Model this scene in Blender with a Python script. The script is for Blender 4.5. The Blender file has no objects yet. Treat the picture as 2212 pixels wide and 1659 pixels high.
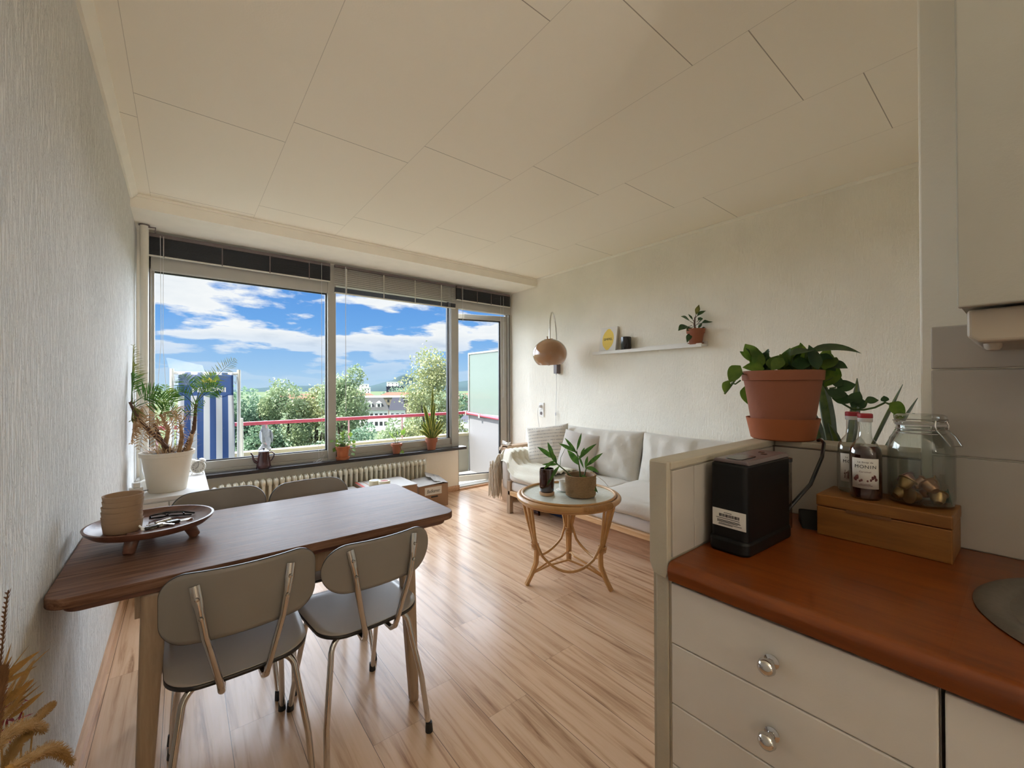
import bpy, math, random
from mathutils import Vector, Matrix, noise
import numpy as np
random.seed(7)
PI=math.pi
S=bpy.context.scene
COL=S.collection
# ---------------------------------------------------------------- camera
cam=bpy.data.cameras.new('camera'); co=bpy.data.objects.new('camera',cam); COL.objects.link(co)
yaw,pit,rol=0.674751,0.00469766,-0.00406422
F=Vector((math.sin(yaw)*math.cos(pit),math.cos(yaw)*math.cos(pit),math.sin(pit)))
R0=Vector((math.cos(yaw),-math.sin(yaw),0)); U0=R0.cross(F)
R1=R0*math.cos(rol)+U0*math.sin(rol); U1=-R0*math.sin(rol)+U0*math.cos(rol)
co.matrix_world=Matrix(((R1.x,U1.x,-F.x,0),(R1.y,U1.y,-F.y,0),(R1.z,U1.z,-F.z,1.25),(0,0,0,1)))
cam.sensor_width=36; cam.lens=889.717/2212*36; cam.clip_start=.02; cam.clip_end=6000
S.camera=co
# ---------------------------------------------------------------- colour management
S.view_settings.view_transform='Standard'; S.view_settings.look='None'; S.view_settings.gamma=1
S.view_settings.use_curve_mapping=False; S.view_settings.exposure=0.0
S.cycles.max_bounces=12; S.cycles.diffuse_bounces=9; S.cycles.glossy_bounces=4; S.cycles.transmission_bounces=4
S.cycles.transparent_max_bounces=24; S.cycles.sample_clamp_indirect=6; S.cycles.use_denoising=True
S.cycles.caustics_reflective=False; S.cycles.caustics_refractive=False
# ---------------------------------------------------------------- world: blue sky with cumulus
W=bpy.data.worlds.new('sky'); S.world=W; W.use_nodes=True; nt=W.node_tree; nt.nodes.clear()
def N(nt,t,**k):
    n=nt.nodes.new(t)
    for a,b in k.items():
        if a=='inp':
            for i,v in b.items(): n.inputs[i].default_value=v
        else: setattr(n,a,b)
    return n
def MA(nt,op,a,b=None,c=None,clamp=False):
    n=nt.nodes.new('ShaderNodeMath'); n.operation=op; n.use_clamp=clamp
    for i,v in enumerate((a,b,c)):
        if v is None: continue
        if isinstance(v,(int,float)): n.inputs[i].default_value=v
        else: nt.links.new(v,n.inputs[i])
    return n.outputs[0]
def RAMP(nt,fac,stops):
    n=nt.nodes.new('ShaderNodeValToRGB'); e=n.color_ramp.elements
    while len(e)>1: e.remove(e[-1])
    for i,(p,c) in enumerate(stops):
        x=e[0] if i==0 else e.new(p)
        x.position=p; x.color=(*c,1) if len(c)==3 else c
    nt.links.new(fac,n.inputs[0]); return n.outputs[0]
def MIX(nt,fac,a,b,bt='MIX'):
    n=nt.nodes.new('ShaderNodeMix'); n.data_type='RGBA'; n.blend_type=bt
    for s,v in ((n.inputs[0],fac),(n.inputs[6],a),(n.inputs[7],b)):
        if isinstance(v,(int,float)): s.default_value=v
        elif isinstance(v,tuple): s.default_value=(*v,1) if len(v)==3 else v
        else: nt.links.new(v,s)
    return n.outputs[2]
tc=N(nt,'ShaderNodeTexCoord'); sp=N(nt,'ShaderNodeSeparateXYZ'); nt.links.new(tc.outputs['Generated'],sp.inputs[0])
z=sp.outputs[2]; zc=MA(nt,'MAXIMUM',z,0.0)
den=MA(nt,'ADD',zc,0.16)
cx=MA(nt,'DIVIDE',sp.outputs[0],den); cy=MA(nt,'DIVIDE',sp.outputs[1],den)
cb=N(nt,'ShaderNodeCombineXYZ'); nt.links.new(cx,cb.inputs[0]); nt.links.new(cy,cb.inputs[1])
mp=N(nt,'ShaderNodeMapping'); nt.links.new(cb.outputs[0],mp.inputs[0]); mp.inputs['Location'].default_value=(3.1,1.1,0)
ns=N(nt,'ShaderNodeTexNoise',inp={'Scale':1.15,'Detail':9.0,'Roughness':.54,'Distortion':.1}); nt.links.new(mp.outputs[0],ns.inputs['Vector'])
ns2=N(nt,'ShaderNodeTexNoise',inp={'Scale':3.4,'Detail':6.0,'Roughness':.6}); nt.links.new(mp.outputs[0],ns2.inputs['Vector'])
cl=MA(nt,'ADD',ns.outputs['Fac'],MA(nt,'MULTIPLY',MA(nt,'SUBTRACT',ns2.outputs['Fac'],.5),.12))
lowf=RAMP(nt,zc,[(0,(0,0,0)),(.05,(.35,.35,.35)),(.12,(1,1,1))])
cov=RAMP(nt,cl,[(.475,(0,0,0)),(.525,(1,1,1))])
cov2=MA(nt,'MULTIPLY',cov,lowf)
shade=RAMP(nt,cl,[(.50,(.97,.98,1.0)),(.61,(.88,.91,.95)),(.72,(.66,.72,.80))])
base=RAMP(nt,zc,[(0,(.50,.70,.90)),(.04,(.36,.60,.90)),(.13,(.17,.42,.86)),(.28,(.07,.25,.72)),(.7,(.05,.18,.6))])
skyc=MIX(nt,cov2,base,shade)
hi=RAMP(nt,zc,[(.30,(1,1,1)),(.5,(1.6,1.55,1.5)),(1,(2.6,2.4,2.2))])
skyc=MIX(nt,1.0,skyc,hi,'MULTIPLY')
bg=N(nt,'ShaderNodeBackground',inp={'Strength':1.0}); nt.links.new(skyc,bg.inputs[0])
wo=N(nt,'ShaderNodeOutputWorld'); nt.links.new(bg.outputs[0],wo.inputs[0])
# ---------------------------------------------------------------- sun, and an added wide lamp boosting daylight into the room
def sun(name,tow,energy,ang,colr):
    l=bpy.data.lights.new(name,'SUN'); l.energy=energy; l.angle=math.radians(ang); l.color=colr
    o=bpy.data.objects.new(name,l); COL.objects.link(o)
    o.rotation_euler=Vector(tow).to_track_quat('Z','Y').to_euler(); return o
sun('sun',(-.60,.03,.80),14.0,.6,(1,.95,.86))
sun('sky_fill',(.08,.95,.20),22,130,(.86,.95,1.08))
# added fill lamp behind the camera, brightening the near half of the room
al_=bpy.data.lights.new('rear_fill_light','AREA'); al_.shape='RECTANGLE'; al_.size=.6; al_.size_y=1.3; al_.energy=60; al_.spread=math.radians(125); al_.color=(1,.95,.87)
ao_=bpy.data.objects.new('rear_fill_light',al_); COL.objects.link(ao_); ao_.location=(.05,-2.55,1.75); ao_.rotation_euler=Vector((-.25,-1,-1.0)).to_track_quat('Z','Y').to_euler()
# ================================================================ materials
MT={}
def mat(name,color=(.8,.8,.8),rough=.5,metal=0.0,spec=.5,bump=None,vary=None,trans=0,coat=0,sheen=0):
    """bump=(scale,strength,(sx,sy,sz)); vary=(scale,amount,(sx,sy,sz))"""
    if name in MT: return MT[name]
    m=bpy.data.materials.new(name); m.use_nodes=True; t=m.node_tree; b=t.nodes['Principled BSDF']
    b.inputs['Base Color'].default_value=(*color,1); b.inputs['Roughness'].default_value=rough
    b.inputs['Metallic'].default_value=metal; b.inputs['Specular IOR Level'].default_value=spec
    b.inputs['Transmission Weight'].default_value=trans; b.inputs['Coat Weight'].default_value=coat
    b.inputs['Sheen Weight'].default_value=sheen
    tc=N(t,'ShaderNodeTexCoord')
    if vary is None: vary=(9,.06,(1,1,1))
    mp=N(t,'ShaderNodeMapping'); mp.inputs['Scale'].default_value=vary[2]; t.links.new(tc.outputs['Object'],mp.inputs[0])
    n=N(t,'ShaderNodeTexNoise',inp={'Scale':vary[0],'Detail':4.0}); t.links.new(mp.outputs[0],n.inputs['Vector'])
    f=MA(t,'MULTIPLY_ADD',n.outputs['Fac'],vary[1]*2,1-vary[1])
    cc=N(t,'ShaderNodeCombineColor')
    for i in range(3): t.links.new(f,cc.inputs[i])
    t.links.new(MIX(t,1.0,color,cc.outputs[0],'MULTIPLY'),b.inputs['Base Color'])
    if bump:
        mp2=N(t,'ShaderNodeMapping'); mp2.inputs['Scale'].default_value=bump[2]; t.links.new(tc.outputs['Object'],mp2.inputs[0])
        n2=N(t,'ShaderNodeTexNoise',inp={'Scale':bump[0],'Detail':5.0,'Roughness':.6}); t.links.new(mp2.outputs[0],n2.inputs['Vector'])
        bp=N(t,'ShaderNodeBump',inp={'Strength':bump[1],'Distance':.01}); t.links.new(n2.outputs['Fac'],bp.inputs['Height'])
        t.links.new(bp.outputs[0],b.inputs['Normal'])
    MT[name]=m; return m
def leafmat(name,c1,c2,transl=.35,scale=30):
    m=bpy.data.materials.new(name); m.use_nodes=True; t=m.node_tree; b=t.nodes['Principled BSDF']; out=t.nodes['Material Output']
    tc=N(t,'ShaderNodeTexCoord'); n=N(t,'ShaderNodeTexNoise',inp={'Scale':scale,'Detail':3.0}); t.links.new(tc.outputs['Object'],n.inputs['Vector'])
    col=RAMP(t,n.outputs['Fac'],[(.35,c1),(.65,c2)])
    t.links.new(col,b.inputs['Base Color']); b.inputs['Roughness'].default_value=.5
    tr=N(t,'ShaderNodeBsdfTranslucent'); t.links.new(col,tr.inputs[0])
    mx=N(t,'ShaderNodeMixShader'); mx.inputs[0].default_value=transl
    t.links.new(b.outputs[0],mx.inputs[1]); t.links.new(tr.outputs[0],mx.inputs[2]); t.links.new(mx.outputs[0],out.inputs[0])
    MT[name]=m; return m
def glassmat(name,tint=(1,1,1),base=.04,edge=.5,power=4,rough=0.0,frost=0.0,frostcol=(.8,.9,.88)):
    m=bpy.data.materials.new(name); m.use_nodes=True; t=m.node_tree; t.nodes.clear()
    out=N(t,'ShaderNodeOutputMaterial'); tr=N(t,'ShaderNodeBsdfTransparent'); tr.inputs[0].default_value=(*tint,1)
    gl=N(t,'ShaderNodeBsdfGlossy'); gl.inputs['Roughness'].default_value=rough
    lw=N(t,'ShaderNodeLayerWeight'); lw.inputs[0].default_value=.5
    f=MA(t,'MULTIPLY_ADD',MA(t,'POWER',lw.outputs['Facing'],power),edge,base,clamp=True)
    mx=N(t,'ShaderNodeMixShader'); t.links.new(f,mx.inputs[0]); t.links.new(tr.outputs[0],mx.inputs[1]); t.links.new(gl.outputs[0],mx.inputs[2])
    sh=mx.outputs[0]
    if frost>0:
        tl=N(t,'ShaderNodeBsdfTranslucent'); tl.inputs[0].default_value=(*frostcol,1)
        df=N(t,'ShaderNodeBsdfDiffuse'); df.inputs[0].default_value=(*frostcol,1)
        m3=N(t,'ShaderNodeMixShader'); m3.inputs[0].default_value=.5; t.links.new(tl.outputs[0],m3.inputs[1]); t.links.new(df.outputs[0],m3.inputs[2])
        m2=N(t,'ShaderNodeMixShader'); m2.inputs[0].default_value=frost; t.links.new(sh,m2.inputs[1]); t.links.new(m3.outputs[0],m2.inputs[2]); sh=m2.outputs[0]
    t.links.new(sh,out.inputs[0]); MT[name]=m; return m
def woodmat(name,c1,c2,c3,axis=0,rough=.4,scale=5,stretch=14,bump=.15,spec=.5):
    m=bpy.data.materials.new(name); m.use_nodes=True; t=m.node_tree; b=t.nodes['Principled BSDF']
    tc=N(t,'ShaderNodeTexCoord'); mp=N(t,'ShaderNodeMapping'); s=[stretch]*3; s[axis]=1; mp.inputs['Scale'].default_value=s
    t.links.new(tc.outputs['Object'],mp.inputs[0])
    n=N(t,'ShaderNodeTexNoise',inp={'Scale':scale,'Detail':8.0,'Roughness':.65,'Distortion':.6}); t.links.new(mp.outputs[0],n.inputs['Vector'])
    t.links.new(RAMP(t,n.outputs['Fac'],[(.32,c1),(.5,c2),(.68,c3)]),b.inputs['Base Color'])
    b.inputs['Roughness'].default_value=rough; b.inputs['Specular IOR Level'].default_value=spec
    bp=N(t,'ShaderNodeBump',inp={'Strength':bump,'Distance':.004}); t.links.new(n.outputs['Fac'],bp.inputs['Height']); t.links.new(bp.outputs[0],b.inputs['Normal'])
    MT[name]=m; return m
# --- plaster walls
def plaster(name,color,sx,sz,strength,scale=60):
    m=bpy.data.materials.new(name); m.use_nodes=True; t=m.node_tree; b=t.nodes['Principled BSDF']
    b.inputs['Roughness'].default_value=.85; b.inputs['Specular IOR Level'].default_value=.2
    tc=N(t,'ShaderNodeTexCoord'); mp=N(t,'ShaderNodeMapping'); mp.inputs['Scale'].default_value=(sx,sx,sz); t.links.new(tc.outputs['Object'],mp.inputs[0])
    n=N(t,'ShaderNodeTexNoise',inp={'Scale':scale,'Detail':4.0,'Roughness':.6,'Distortion':.5}); t.links.new(mp.outputs[0],n.inputs['Vector'])
    r=RAMP(t,n.outputs['Fac'],[(.42,(0,0,0)),(.60,(1,1,1))])
    bp=N(t,'ShaderNodeBump',inp={'Strength':strength,'Distance':.010}); t.links.new(r,bp.inputs['Height']); t.links.new(bp.outputs[0],b.inputs['Normal'])
    n2=N(t,'ShaderNodeTexNoise',inp={'Scale':2.2,'Detail':5.0}); t.links.new(tc.outputs['Object'],n2.inputs['Vector'])
    c2=tuple(x*.93 for x in color)
    t.links.new(RAMP(t,n2.outputs['Fac'],[(.35,c2),(.65,color)]),b.inputs['Base Color'])
    MT[name]=m; return m
plaster('wall_grain',(.84,.83,.80),1.0,.13,.8,95)
plaster('wall_vein',(.92,.88,.78),1.0,.22,.33,85)
mat('wall_plain',(.88,.84,.74),.7,spec=.25,vary=(3,.03,(1,1,1)),bump=(70,.08,(1,1,1)))
mat('trim_white',(.86,.82,.72),.6,spec=.3)
# ceiling boards
m=bpy.data.materials.new('ceiling_board'); m.use_nodes=True; t=m.node_tree; b=t.nodes['Principled BSDF']; MT['ceiling_board']=m
b.inputs['Roughness'].default_value=.9; b.inputs['Specular IOR Level'].default_value=.15
tc=N(t,'ShaderNodeTexCoord'); sp=N(t,'ShaderNodeSeparateXYZ'); t.links.new(tc.outputs['Object'],sp.inputs[0])
u=MA(t,'DIVIDE',MA(t,'ADD',sp.outputs[0],.171),.603); k=MA(t,'FLOOR',u); fu=MA(t,'FRACT',u)
v=MA(t,'FRACT',MA(t,'DIVIDE',MA(t,'ADD',MA(t,'SUBTRACT',sp.outputs[1],2.48),MA(t,'MULTIPLY',k,.2145)),1.2))
du=MA(t,'MULTIPLY',MA(t,'MINIMUM',fu,MA(t,'SUBTRACT',1,fu)),.603); dv=MA(t,'MULTIPLY',MA(t,'MINIMUM',v,MA(t,'SUBTRACT',1,v)),1.2)
lu=MA(t,'MULTIPLY',MA(t,'LESS_THAN',du,.0011),.42); lv=MA(t,'MULTIPLY',MA(t,'LESS_THAN',dv,.0019),.75)
ln=MA(t,'MAXIMUM',lu,lv)
t.links.new(MIX(t,ln,(.90,.845,.725),(.25,.21,.16)),b.inputs['Base Color'])
n=N(t,'ShaderNodeTexNoise',inp={'Scale':160.0,'Detail':3.0}); t.links.new(tc.outputs['Object'],n.inputs['Vector'])
bp=N(t,'ShaderNodeBump',inp={'Strength':.12,'Distance':.003}); t.links.new(n.outputs['Fac'],bp.inputs['Height']); t.links.new(bp.outputs[0],b.inputs['Normal'])
# laminate floor, boards along Y
m=bpy.data.materials.new('laminate'); m.use_nodes=True; t=m.node_tree; b=t.nodes['Principled BSDF']; MT['laminate']=m
tc=N(t,'ShaderNodeTexCoord'); sp=N(t,'ShaderNodeSeparateXYZ'); t.links.new(tc.outputs['Object'],sp.inputs[0])
u=MA(t,'DIVIDE',MA(t,'SUBTRACT',sp.outputs[0],.134),.1915); k=MA(t,'FLOOR',u); fu=MA(t,'FRACT',u)
wn=N(t,'ShaderNodeTexWhiteNoise'); wn.noise_dimensions='1D'; t.links.new(k,wn.inputs['W'])
vv=MA(t,'DIVIDE',MA(t,'ADD',sp.outputs[1],MA(t,'MULTIPLY',wn.outputs[0],1.28)),1.28); kv=MA(t,'FLOOR',vv); v=MA(t,'FRACT',vv)
du=MA(t,'MULTIPLY',MA(t,'MINIMUM',fu,MA(t,'SUBTRACT',1,fu)),.1915); dv=MA(t,'MULTIPLY',MA(t,'MINIMUM',v,MA(t,'SUBTRACT',1,v)),1.28)
ln=MA(t,'MAXIMUM',MA(t,'MULTIPLY',MA(t,'LESS_THAN',du,.0010),.8),MA(t,'MULTIPLY',MA(t,'LESS_THAN',dv,.0010),.35))
idn=MA(t,'ADD',MA(t,'MULTIPLY',k,7.31),MA(t,'MULTIPLY',kv,3.17))
w2=N(t,'ShaderNodeTexWhiteNoise'); w2.noise_dimensions='1D'; t.links.new(idn,w2.inputs['W'])
cb=N(t,'ShaderNodeCombineXYZ'); t.links.new(MA(t,'MULTIPLY',sp.outputs[0],26),cb.inputs[0]); t.links.new(MA(t,'MULTIPLY',sp.outputs[1],1.3),cb.inputs[1]); t.links.new(MA(t,'MULTIPLY',idn,5.3),cb.inputs[2])
n=N(t,'ShaderNodeTexNoise',inp={'Scale':1.0,'Detail':7.0,'Roughness':.62,'Distortion':.9}); t.links.new(cb.outputs[0],n.inputs['Vector'])
g=RAMP(t,n.outputs['Fac'],[(.30,(.25,.125,.07)),(.40,(.47,.29,.175)),(.50,(.61,.405,.26)),(.70,(.68,.47,.32))])
w3=MA(t,'MULTIPLY_ADD',w2.outputs[0],.12,.96)
cc=N(t,'ShaderNodeCombineColor'); [t.links.new(w3,cc.inputs[i]) for i in range(3)]
g=MIX(t,1.0,g,cc.outputs[0],'MULTIPLY'); g=MIX(t,ln,g,(.05,.03,.02))
t.links.new(g,b.inputs['Base Color']); b.inputs['Roughness'].default_value=.22; b.inputs['Specular IOR Level'].default_value=.22
n3=N(t,'ShaderNodeTexNoise',inp={'Scale':6.0,'Detail':4.0}); t.links.new(tc.outputs['Object'],n3.inputs['Vector'])
t.links.new(MA(t,'MULTIPLY_ADD',n3.outputs['Fac'],.10,.17),b.inputs['Roughness'])
bp=N(t,'ShaderNodeBump',inp={'Strength':.05,'Distance':.002}); t.links.new(n.outputs['Fac'],bp.inputs['Height']); t.links.new(bp.outputs[0],b.inputs['Normal'])
woodmat('beech',(.30,.215,.145),(.37,.265,.18),(.43,.32,.22),2,.4,5,12,.05)
woodmat('beech_y',(.52,.30,.14),(.62,.38,.19),(.68,.46,.26),1,.4,5,12,.05)
woodmat('teak_top',(.07,.03,.019),(.17,.086,.055),(.25,.14,.092),0,.42,4,22,.25,spec=.08)
woodmat('teak_tray',(.09,.035,.022),(.15,.065,.042),(.20,.09,.06),0,.35,5,12,.1)
woodmat('counter_wood',(.12,.026,.004),(.17,.038,.005),(.215,.055,.008),1,.28,4,10,.06)
woodmat('box_wood',(.17,.065,.012),(.23,.09,.018),(.28,.12,.028),1,.4,5,10,.05)
woodmat('laminate_pack',(.36,.20,.11),(.46,.27,.16),(.54,.34,.22),1,.4,4,14,.05)
woodmat('baseboard_wood',(.42,.24,.13),(.54,.33,.20),(.60,.38,.24),1,.4,4,14,.05)
mat('rattan',(.52,.29,.11),.35,bump=(40,.2,(1,1,1)),vary=(14,.22,(1,1,1)))
mat('frame_grey',(.42,.405,.365),.45); mat('gasket',(.012,.012,.014),.5)
mat('sill_black',(.012,.012,.016),.25,spec=.6)
mat('radiator',(.72,.68,.56),.4); mat('pipe_paint',(.70,.67,.59),.4)
mat('melamine',(.60,.58,.56),.4)
mat('blind_backlit',(.035,.037,.045),.4); mat('blind_light',(.62,.60,.53),.35); mat('cord',(.6,.6,.6),.6)  # slat stacks get a dark colour standing in for backlighting
mat('chrome',(.60,.585,.57),.10,metal=1,vary=(8,.02,(1,1,1)))
mat('chair_laminate',(.40,.36,.33),.33,bump=(300,.05,(1,1,1))); mat('chair_edge',(.02,.018,.018),.4)
mat('chair_back',(.23,.205,.18),.40)
mat('rubber',(.012,.012,.012),.6)
mat('linen',(.60,.565,.50),.95,spec=.1,sheen=.3,bump=(35,.35,(1,1,1)),vary=(5,.04,(1,1,1)))
mat('linen_base',(.56,.515,.47),.95,spec=.1,sheen=.3,bump=(90,.2,(1,1,1)))
mat('blanket',(.74,.71,.60),.95,spec=.1,sheen=.3,bump=(120,.4,(1,1,1)),vary=(6,.05,(1,1,1)))
mat('fringe',(.58,.50,.40),.95,spec=.1)
mat('terracotta',(.31,.115,.065),.8,spec=.25,vary=(7,.14,(1,1,1)),bump=(60,.1,(1,1,1)))
mat('terracotta_bright',(.37,.115,.045),.75,spec=.25,vary=(7,.08,(1,1,1)))
mat('soil',(.035,.022,.015),.95,bump=(50,.8,(1,1,1)))
mat('cream_pot',(.66,.60,.50),.6); mat('white_gloss',(.82,.80,.76),.2); mat('white_matt',(.80,.78,.74),.5)
mat('tile_white',(.48,.44,.39),.25,spec=.5); mat('grout',(.16,.12,.10),.8)
mat('cupboard_paint',(.40,.385,.33),.45,bump=(220,.06,(1,1,1))); mat('hood_paint',(.46,.39,.30),.5)
mat('drawer_paint',(.66,.62,.57),.42,bump=(260,.05,(1,1,1)))
mat('post_paint',(.45,.405,.32),.5,vary=(12,.10,(1,1,1)),bump=(50,.1,(1,1,1)))
mat('black_plastic',(.012,.012,.014),.25); mat('black_matt',(.006,.006,.006),.45,spec=.25); mat('grey_plastic',(.13,.10,.10),.35)
mat('paper_label',(.72,.70,.66),.6); mat('ink',(.015,.015,.02),.7); mat('ink_red',(.32,.035,.03),.6); mat('ink_brown',(.12,.03,.03),.6)
mat('bottle_cap',(.35,.02,.03),.35); mat('cap_white',(.62,.60,.58),.4)
mat('syrup',(.045,.008,.004),.06,spec=.7); mat('steel',(.55,.53,.50),.22,metal=1)
mat('foil_gold',(.50,.33,.16),.3,metal=.85); mat('foil_copper',(.50,.28,.18),.3,metal=.85); mat('foil_green',(.01,.14,.10),.3,metal=.7); mat('foil_rose',(.55,.33,.30),.3,metal=.8)
mat('sink_composite',(.10,.085,.07),.45,vary=(120,.3,(1,1,1))); mat('sink_hole',(.006,.006,.006),.7,spec=.08)
mat('lamp_brown',(.34,.175,.085),.10,spec=.7,coat=.6); mat('lamp_inner',(.75,.72,.65),.4)
mat('cardboard',(.34,.21,.13),.8); mat('card_top',(.42,.40,.38),.75); mat('card_parcel',(.52,.36,.24),.8); mat('tape_roll',(.66,.62,.45),.35); mat('tape_red',(.40,.05,.03),.5); mat('tape_core',(.25,.06,.06),.7); mat('tape_core_grey',(.35,.36,.42),.7)
mat('enamel',(.05,.012,.014),.16,spec=.7); mat('enamel_grey',(.20,.19,.20),.25)
mat('candle_glass',(.030,.006,.004),.07,spec=.7,coat=.4); mat('cork',(.50,.32,.19),.8)
mat('jute',(.42,.27,.14),.95,bump=(90,1.0,(1,1,3)),vary=(60,.35,(1,1,4)))
mat('stoneware',(.36,.24,.15),.8,bump=(150,.1,(1,1,1))); mat('black_glass',(.015,.013,.016),.12,spec=.6)
mat('lemon',(.80,.58,.10),.6); mat('book_white',(.72,.70,.65),.5); mat('book_page',(.60,.57,.50),.8)
mat('silver_key',(.65,.63,.60),.3,metal=.9); mat('key_white',(.85,.84,.82),.35)
mat('navy',(.012,.02,.07),.7); mat('straw',(.40,.22,.06),.9,vary=(40,.25,(1,1,1)),bump=(200,.6,(1,1,1))); mat('straw_dark',(.16,.07,.025),.9,vary=(40,.3,(1,1,1))); mat('flower_red',(.22,.02,.025),.9)
mat('vase_glaze',(.30,.22,.16),.35)
mat('balcony_floor',(.36,.35,.33),.8,vary=(20,.15,(1,1,1))); mat('parapet',(.30,.28,.23),.8); mat('parapet_top',(.40,.36,.24),.8)
mat('rail_red',(.42,.055,.09),.4); mat('rail_post',(.50,.30,.32),.5); mat('partition_white',(.17,.17,.18),.6); mat('partition_frame',(.30,.30,.29),.5)
mat('deck_frame',(.50,.50,.46),.5); mat('decoy',(.26,.28,.31),.7,vary=(40,.3,(1,1,1))); mat('decoy_base',(.30,.30,.29),.7)
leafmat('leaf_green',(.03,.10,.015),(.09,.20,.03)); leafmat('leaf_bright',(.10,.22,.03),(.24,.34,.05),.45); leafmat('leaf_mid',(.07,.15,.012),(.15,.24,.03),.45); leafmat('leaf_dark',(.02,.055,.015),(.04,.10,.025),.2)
leafmat('leaf_dry',(.34,.19,.09),(.55,.37,.20),.3); leafmat('leaf_olive',(.12,.13,.03),(.26,.26,.07),.35)
leafmat('snake_leaf',(.05,.11,.015),(.17,.24,.05),.3,22); leafmat('snake_edge',(.55,.55,.14),(.7,.66,.2),.35); leafmat('snake_grey',(.10,.15,.12),(.18,.24,.18),.15)
leafmat('stem_green',(.05,.10,.02),(.10,.17,.04),.1); mat('trunk_bark',(.14,.075,.05),.95,bump=(60,1.0,(1,1,1)),vary=(50,.4,(1,1,1)))
leafmat('tree_green',(.12,.21,.14),(.25,.37,.24),.25,.7); leafmat('tree_yellow',(.20,.24,.10),(.36,.38,.19),.3,.9); leafmat('tree_mid',(.17,.24,.13),(.33,.40,.22),.3,.8)  # tree leaf colours carry some painted bluish haze
mat('tree_bark',(.06,.045,.035),.9)
mat('far_ground',(.10,.13,.08),1.0,spec=0,vary=(.05,.3,(1,1,1))); mat('hill_hazed',(.045,.070,.080),1.0,spec=0,vary=(.01,.25,(1,1,1)))  # bluish distance haze is painted into the hill colour
mat('house_white',(.85,.85,.83),.9,spec=0); mat('roof_grey',(.085,.088,.09),.9,spec=.05,vary=(.5,.15,(1,1,1))); mat('roof_slate',(.065,.068,.088),.9,spec=.05); mat('roof_red',(.24,.12,.09),.9,spec=.05,vary=(.1,.3,(1,1,1))); mat('house_beige',(.24,.21,.16),.8); mat('win_dark',(.05,.055,.06),.9,spec=0); mat('house_dark',(.05,.055,.085),.9,spec=0)
glassmat('pane',(.985,.995,.99),.006,.22,4); glassmat('pane_frost',(.80,.9,.87),.03,.3,4,.1,.72,(.30,.35,.32))
glassmat('jar_glass',(.90,.92,.90),.05,.75,2.2); glassmat('bottle_glass',(.88,.90,.88),.06,.8,2.0)
mat('table_glass',(.66,.72,.67),.10,spec=.8,bump=(28,.35,(1,1,1)),vary=(20,.05,(1,1,1)))
glassmat('tank_glass',(.6,.6,.6),.08,.5,3)
# striped sling
m=bpy.data.materials.new('sling'); m.use_nodes=True; t=m.node_tree; b=t.nodes['Principled BSDF']; MT['sling']=m
tc=N(t,'ShaderNodeTexCoord'); sp=N(t,'ShaderNodeSeparateXYZ'); t.links.new(tc.outputs['Object'],sp.inputs[0])
# local coords: x across 0.42 wide centred, z up
st=MA(t,'LESS_THAN',MA(t,'FRACT',MA(t,'DIVIDE',MA(t,'ADD',sp.outputs[0],.216),.096)),.5)
band=MA(t,'MULTIPLY',MA(t,'GREATER_THAN',sp.outputs[2],1.22),MA(t,'LESS_THAN',sp.outputs[2],1.42))
wh=MA(t,'MULTIPLY',st,MA(t,'SUBTRACT',1,band))
t.links.new(MIX(t,wh,(.030,.075,.21),(.42,.44,.47)),b.inputs['Base Color']); b.inputs['Roughness'].default_value=.9
tr=N(t,'ShaderNodeBsdfTranslucent'); t.links.new(MIX(t,wh,(.045,.11,.30),(.5,.52,.55)),tr.inputs[0])
mx=N(t,'ShaderNodeMixShader'); mx.inputs[0].default_value=.35; t.links.new(b.outputs[0],mx.inputs[1]); t.links.new(tr.outputs[0],mx.inputs[2]); t.links.new(mx.outputs[0],t.nodes['Material Output'].inputs[0])
# printed pillow
m=bpy.data.materials.new('pillow_print'); m.use_nodes=True; t=m.node_tree; b=t.nodes['Principled BSDF']; MT['pillow_print']=m
tc=N(t,'ShaderNodeTexCoord'); sp=N(t,'ShaderNodeSeparateXYZ'); t.links.new(tc.outputs['Object'],sp.inputs[0])
row=MA(t,'DIVIDE',sp.outputs[2],.034); fr=MA(t,'FRACT',row)
inrow=MA(t,'LESS_THAN',MA(t,'ABSOLUTE',MA(t,'SUBTRACT',fr,.5)),.12)
cb=N(t,'ShaderNodeCombineXYZ'); t.links.new(MA(t,'MULTIPLY',sp.outputs[0],190),cb.inputs[0]); t.links.new(MA(t,'MULTIPLY',MA(t,'FLOOR',row),3.7),cb.inputs[1])
n=N(t,'ShaderNodeTexNoise',inp={'Scale':1.0,'Detail':2.0}); t.links.new(cb.outputs[0],n.inputs['Vector'])
dk=MA(t,'MULTIPLY',MA(t,'MULTIPLY',inrow,MA(t,'GREATER_THAN',n.outputs['Fac'],.46)),MA(t,'LESS_THAN',MA(t,'ABSOLUTE',sp.outputs[0]),.19))
dk=MA(t,'MULTIPLY',dk,MA(t,'GREATER_THAN',sp.outputs[2],-.13))
t.links.new(MIX(t,MA(t,'MULTIPLY',dk,.6),(.70,.66,.59),(.16,.16,.17)),b.inputs['Base Color']); b.inputs['Roughness'].default_value=.95
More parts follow.
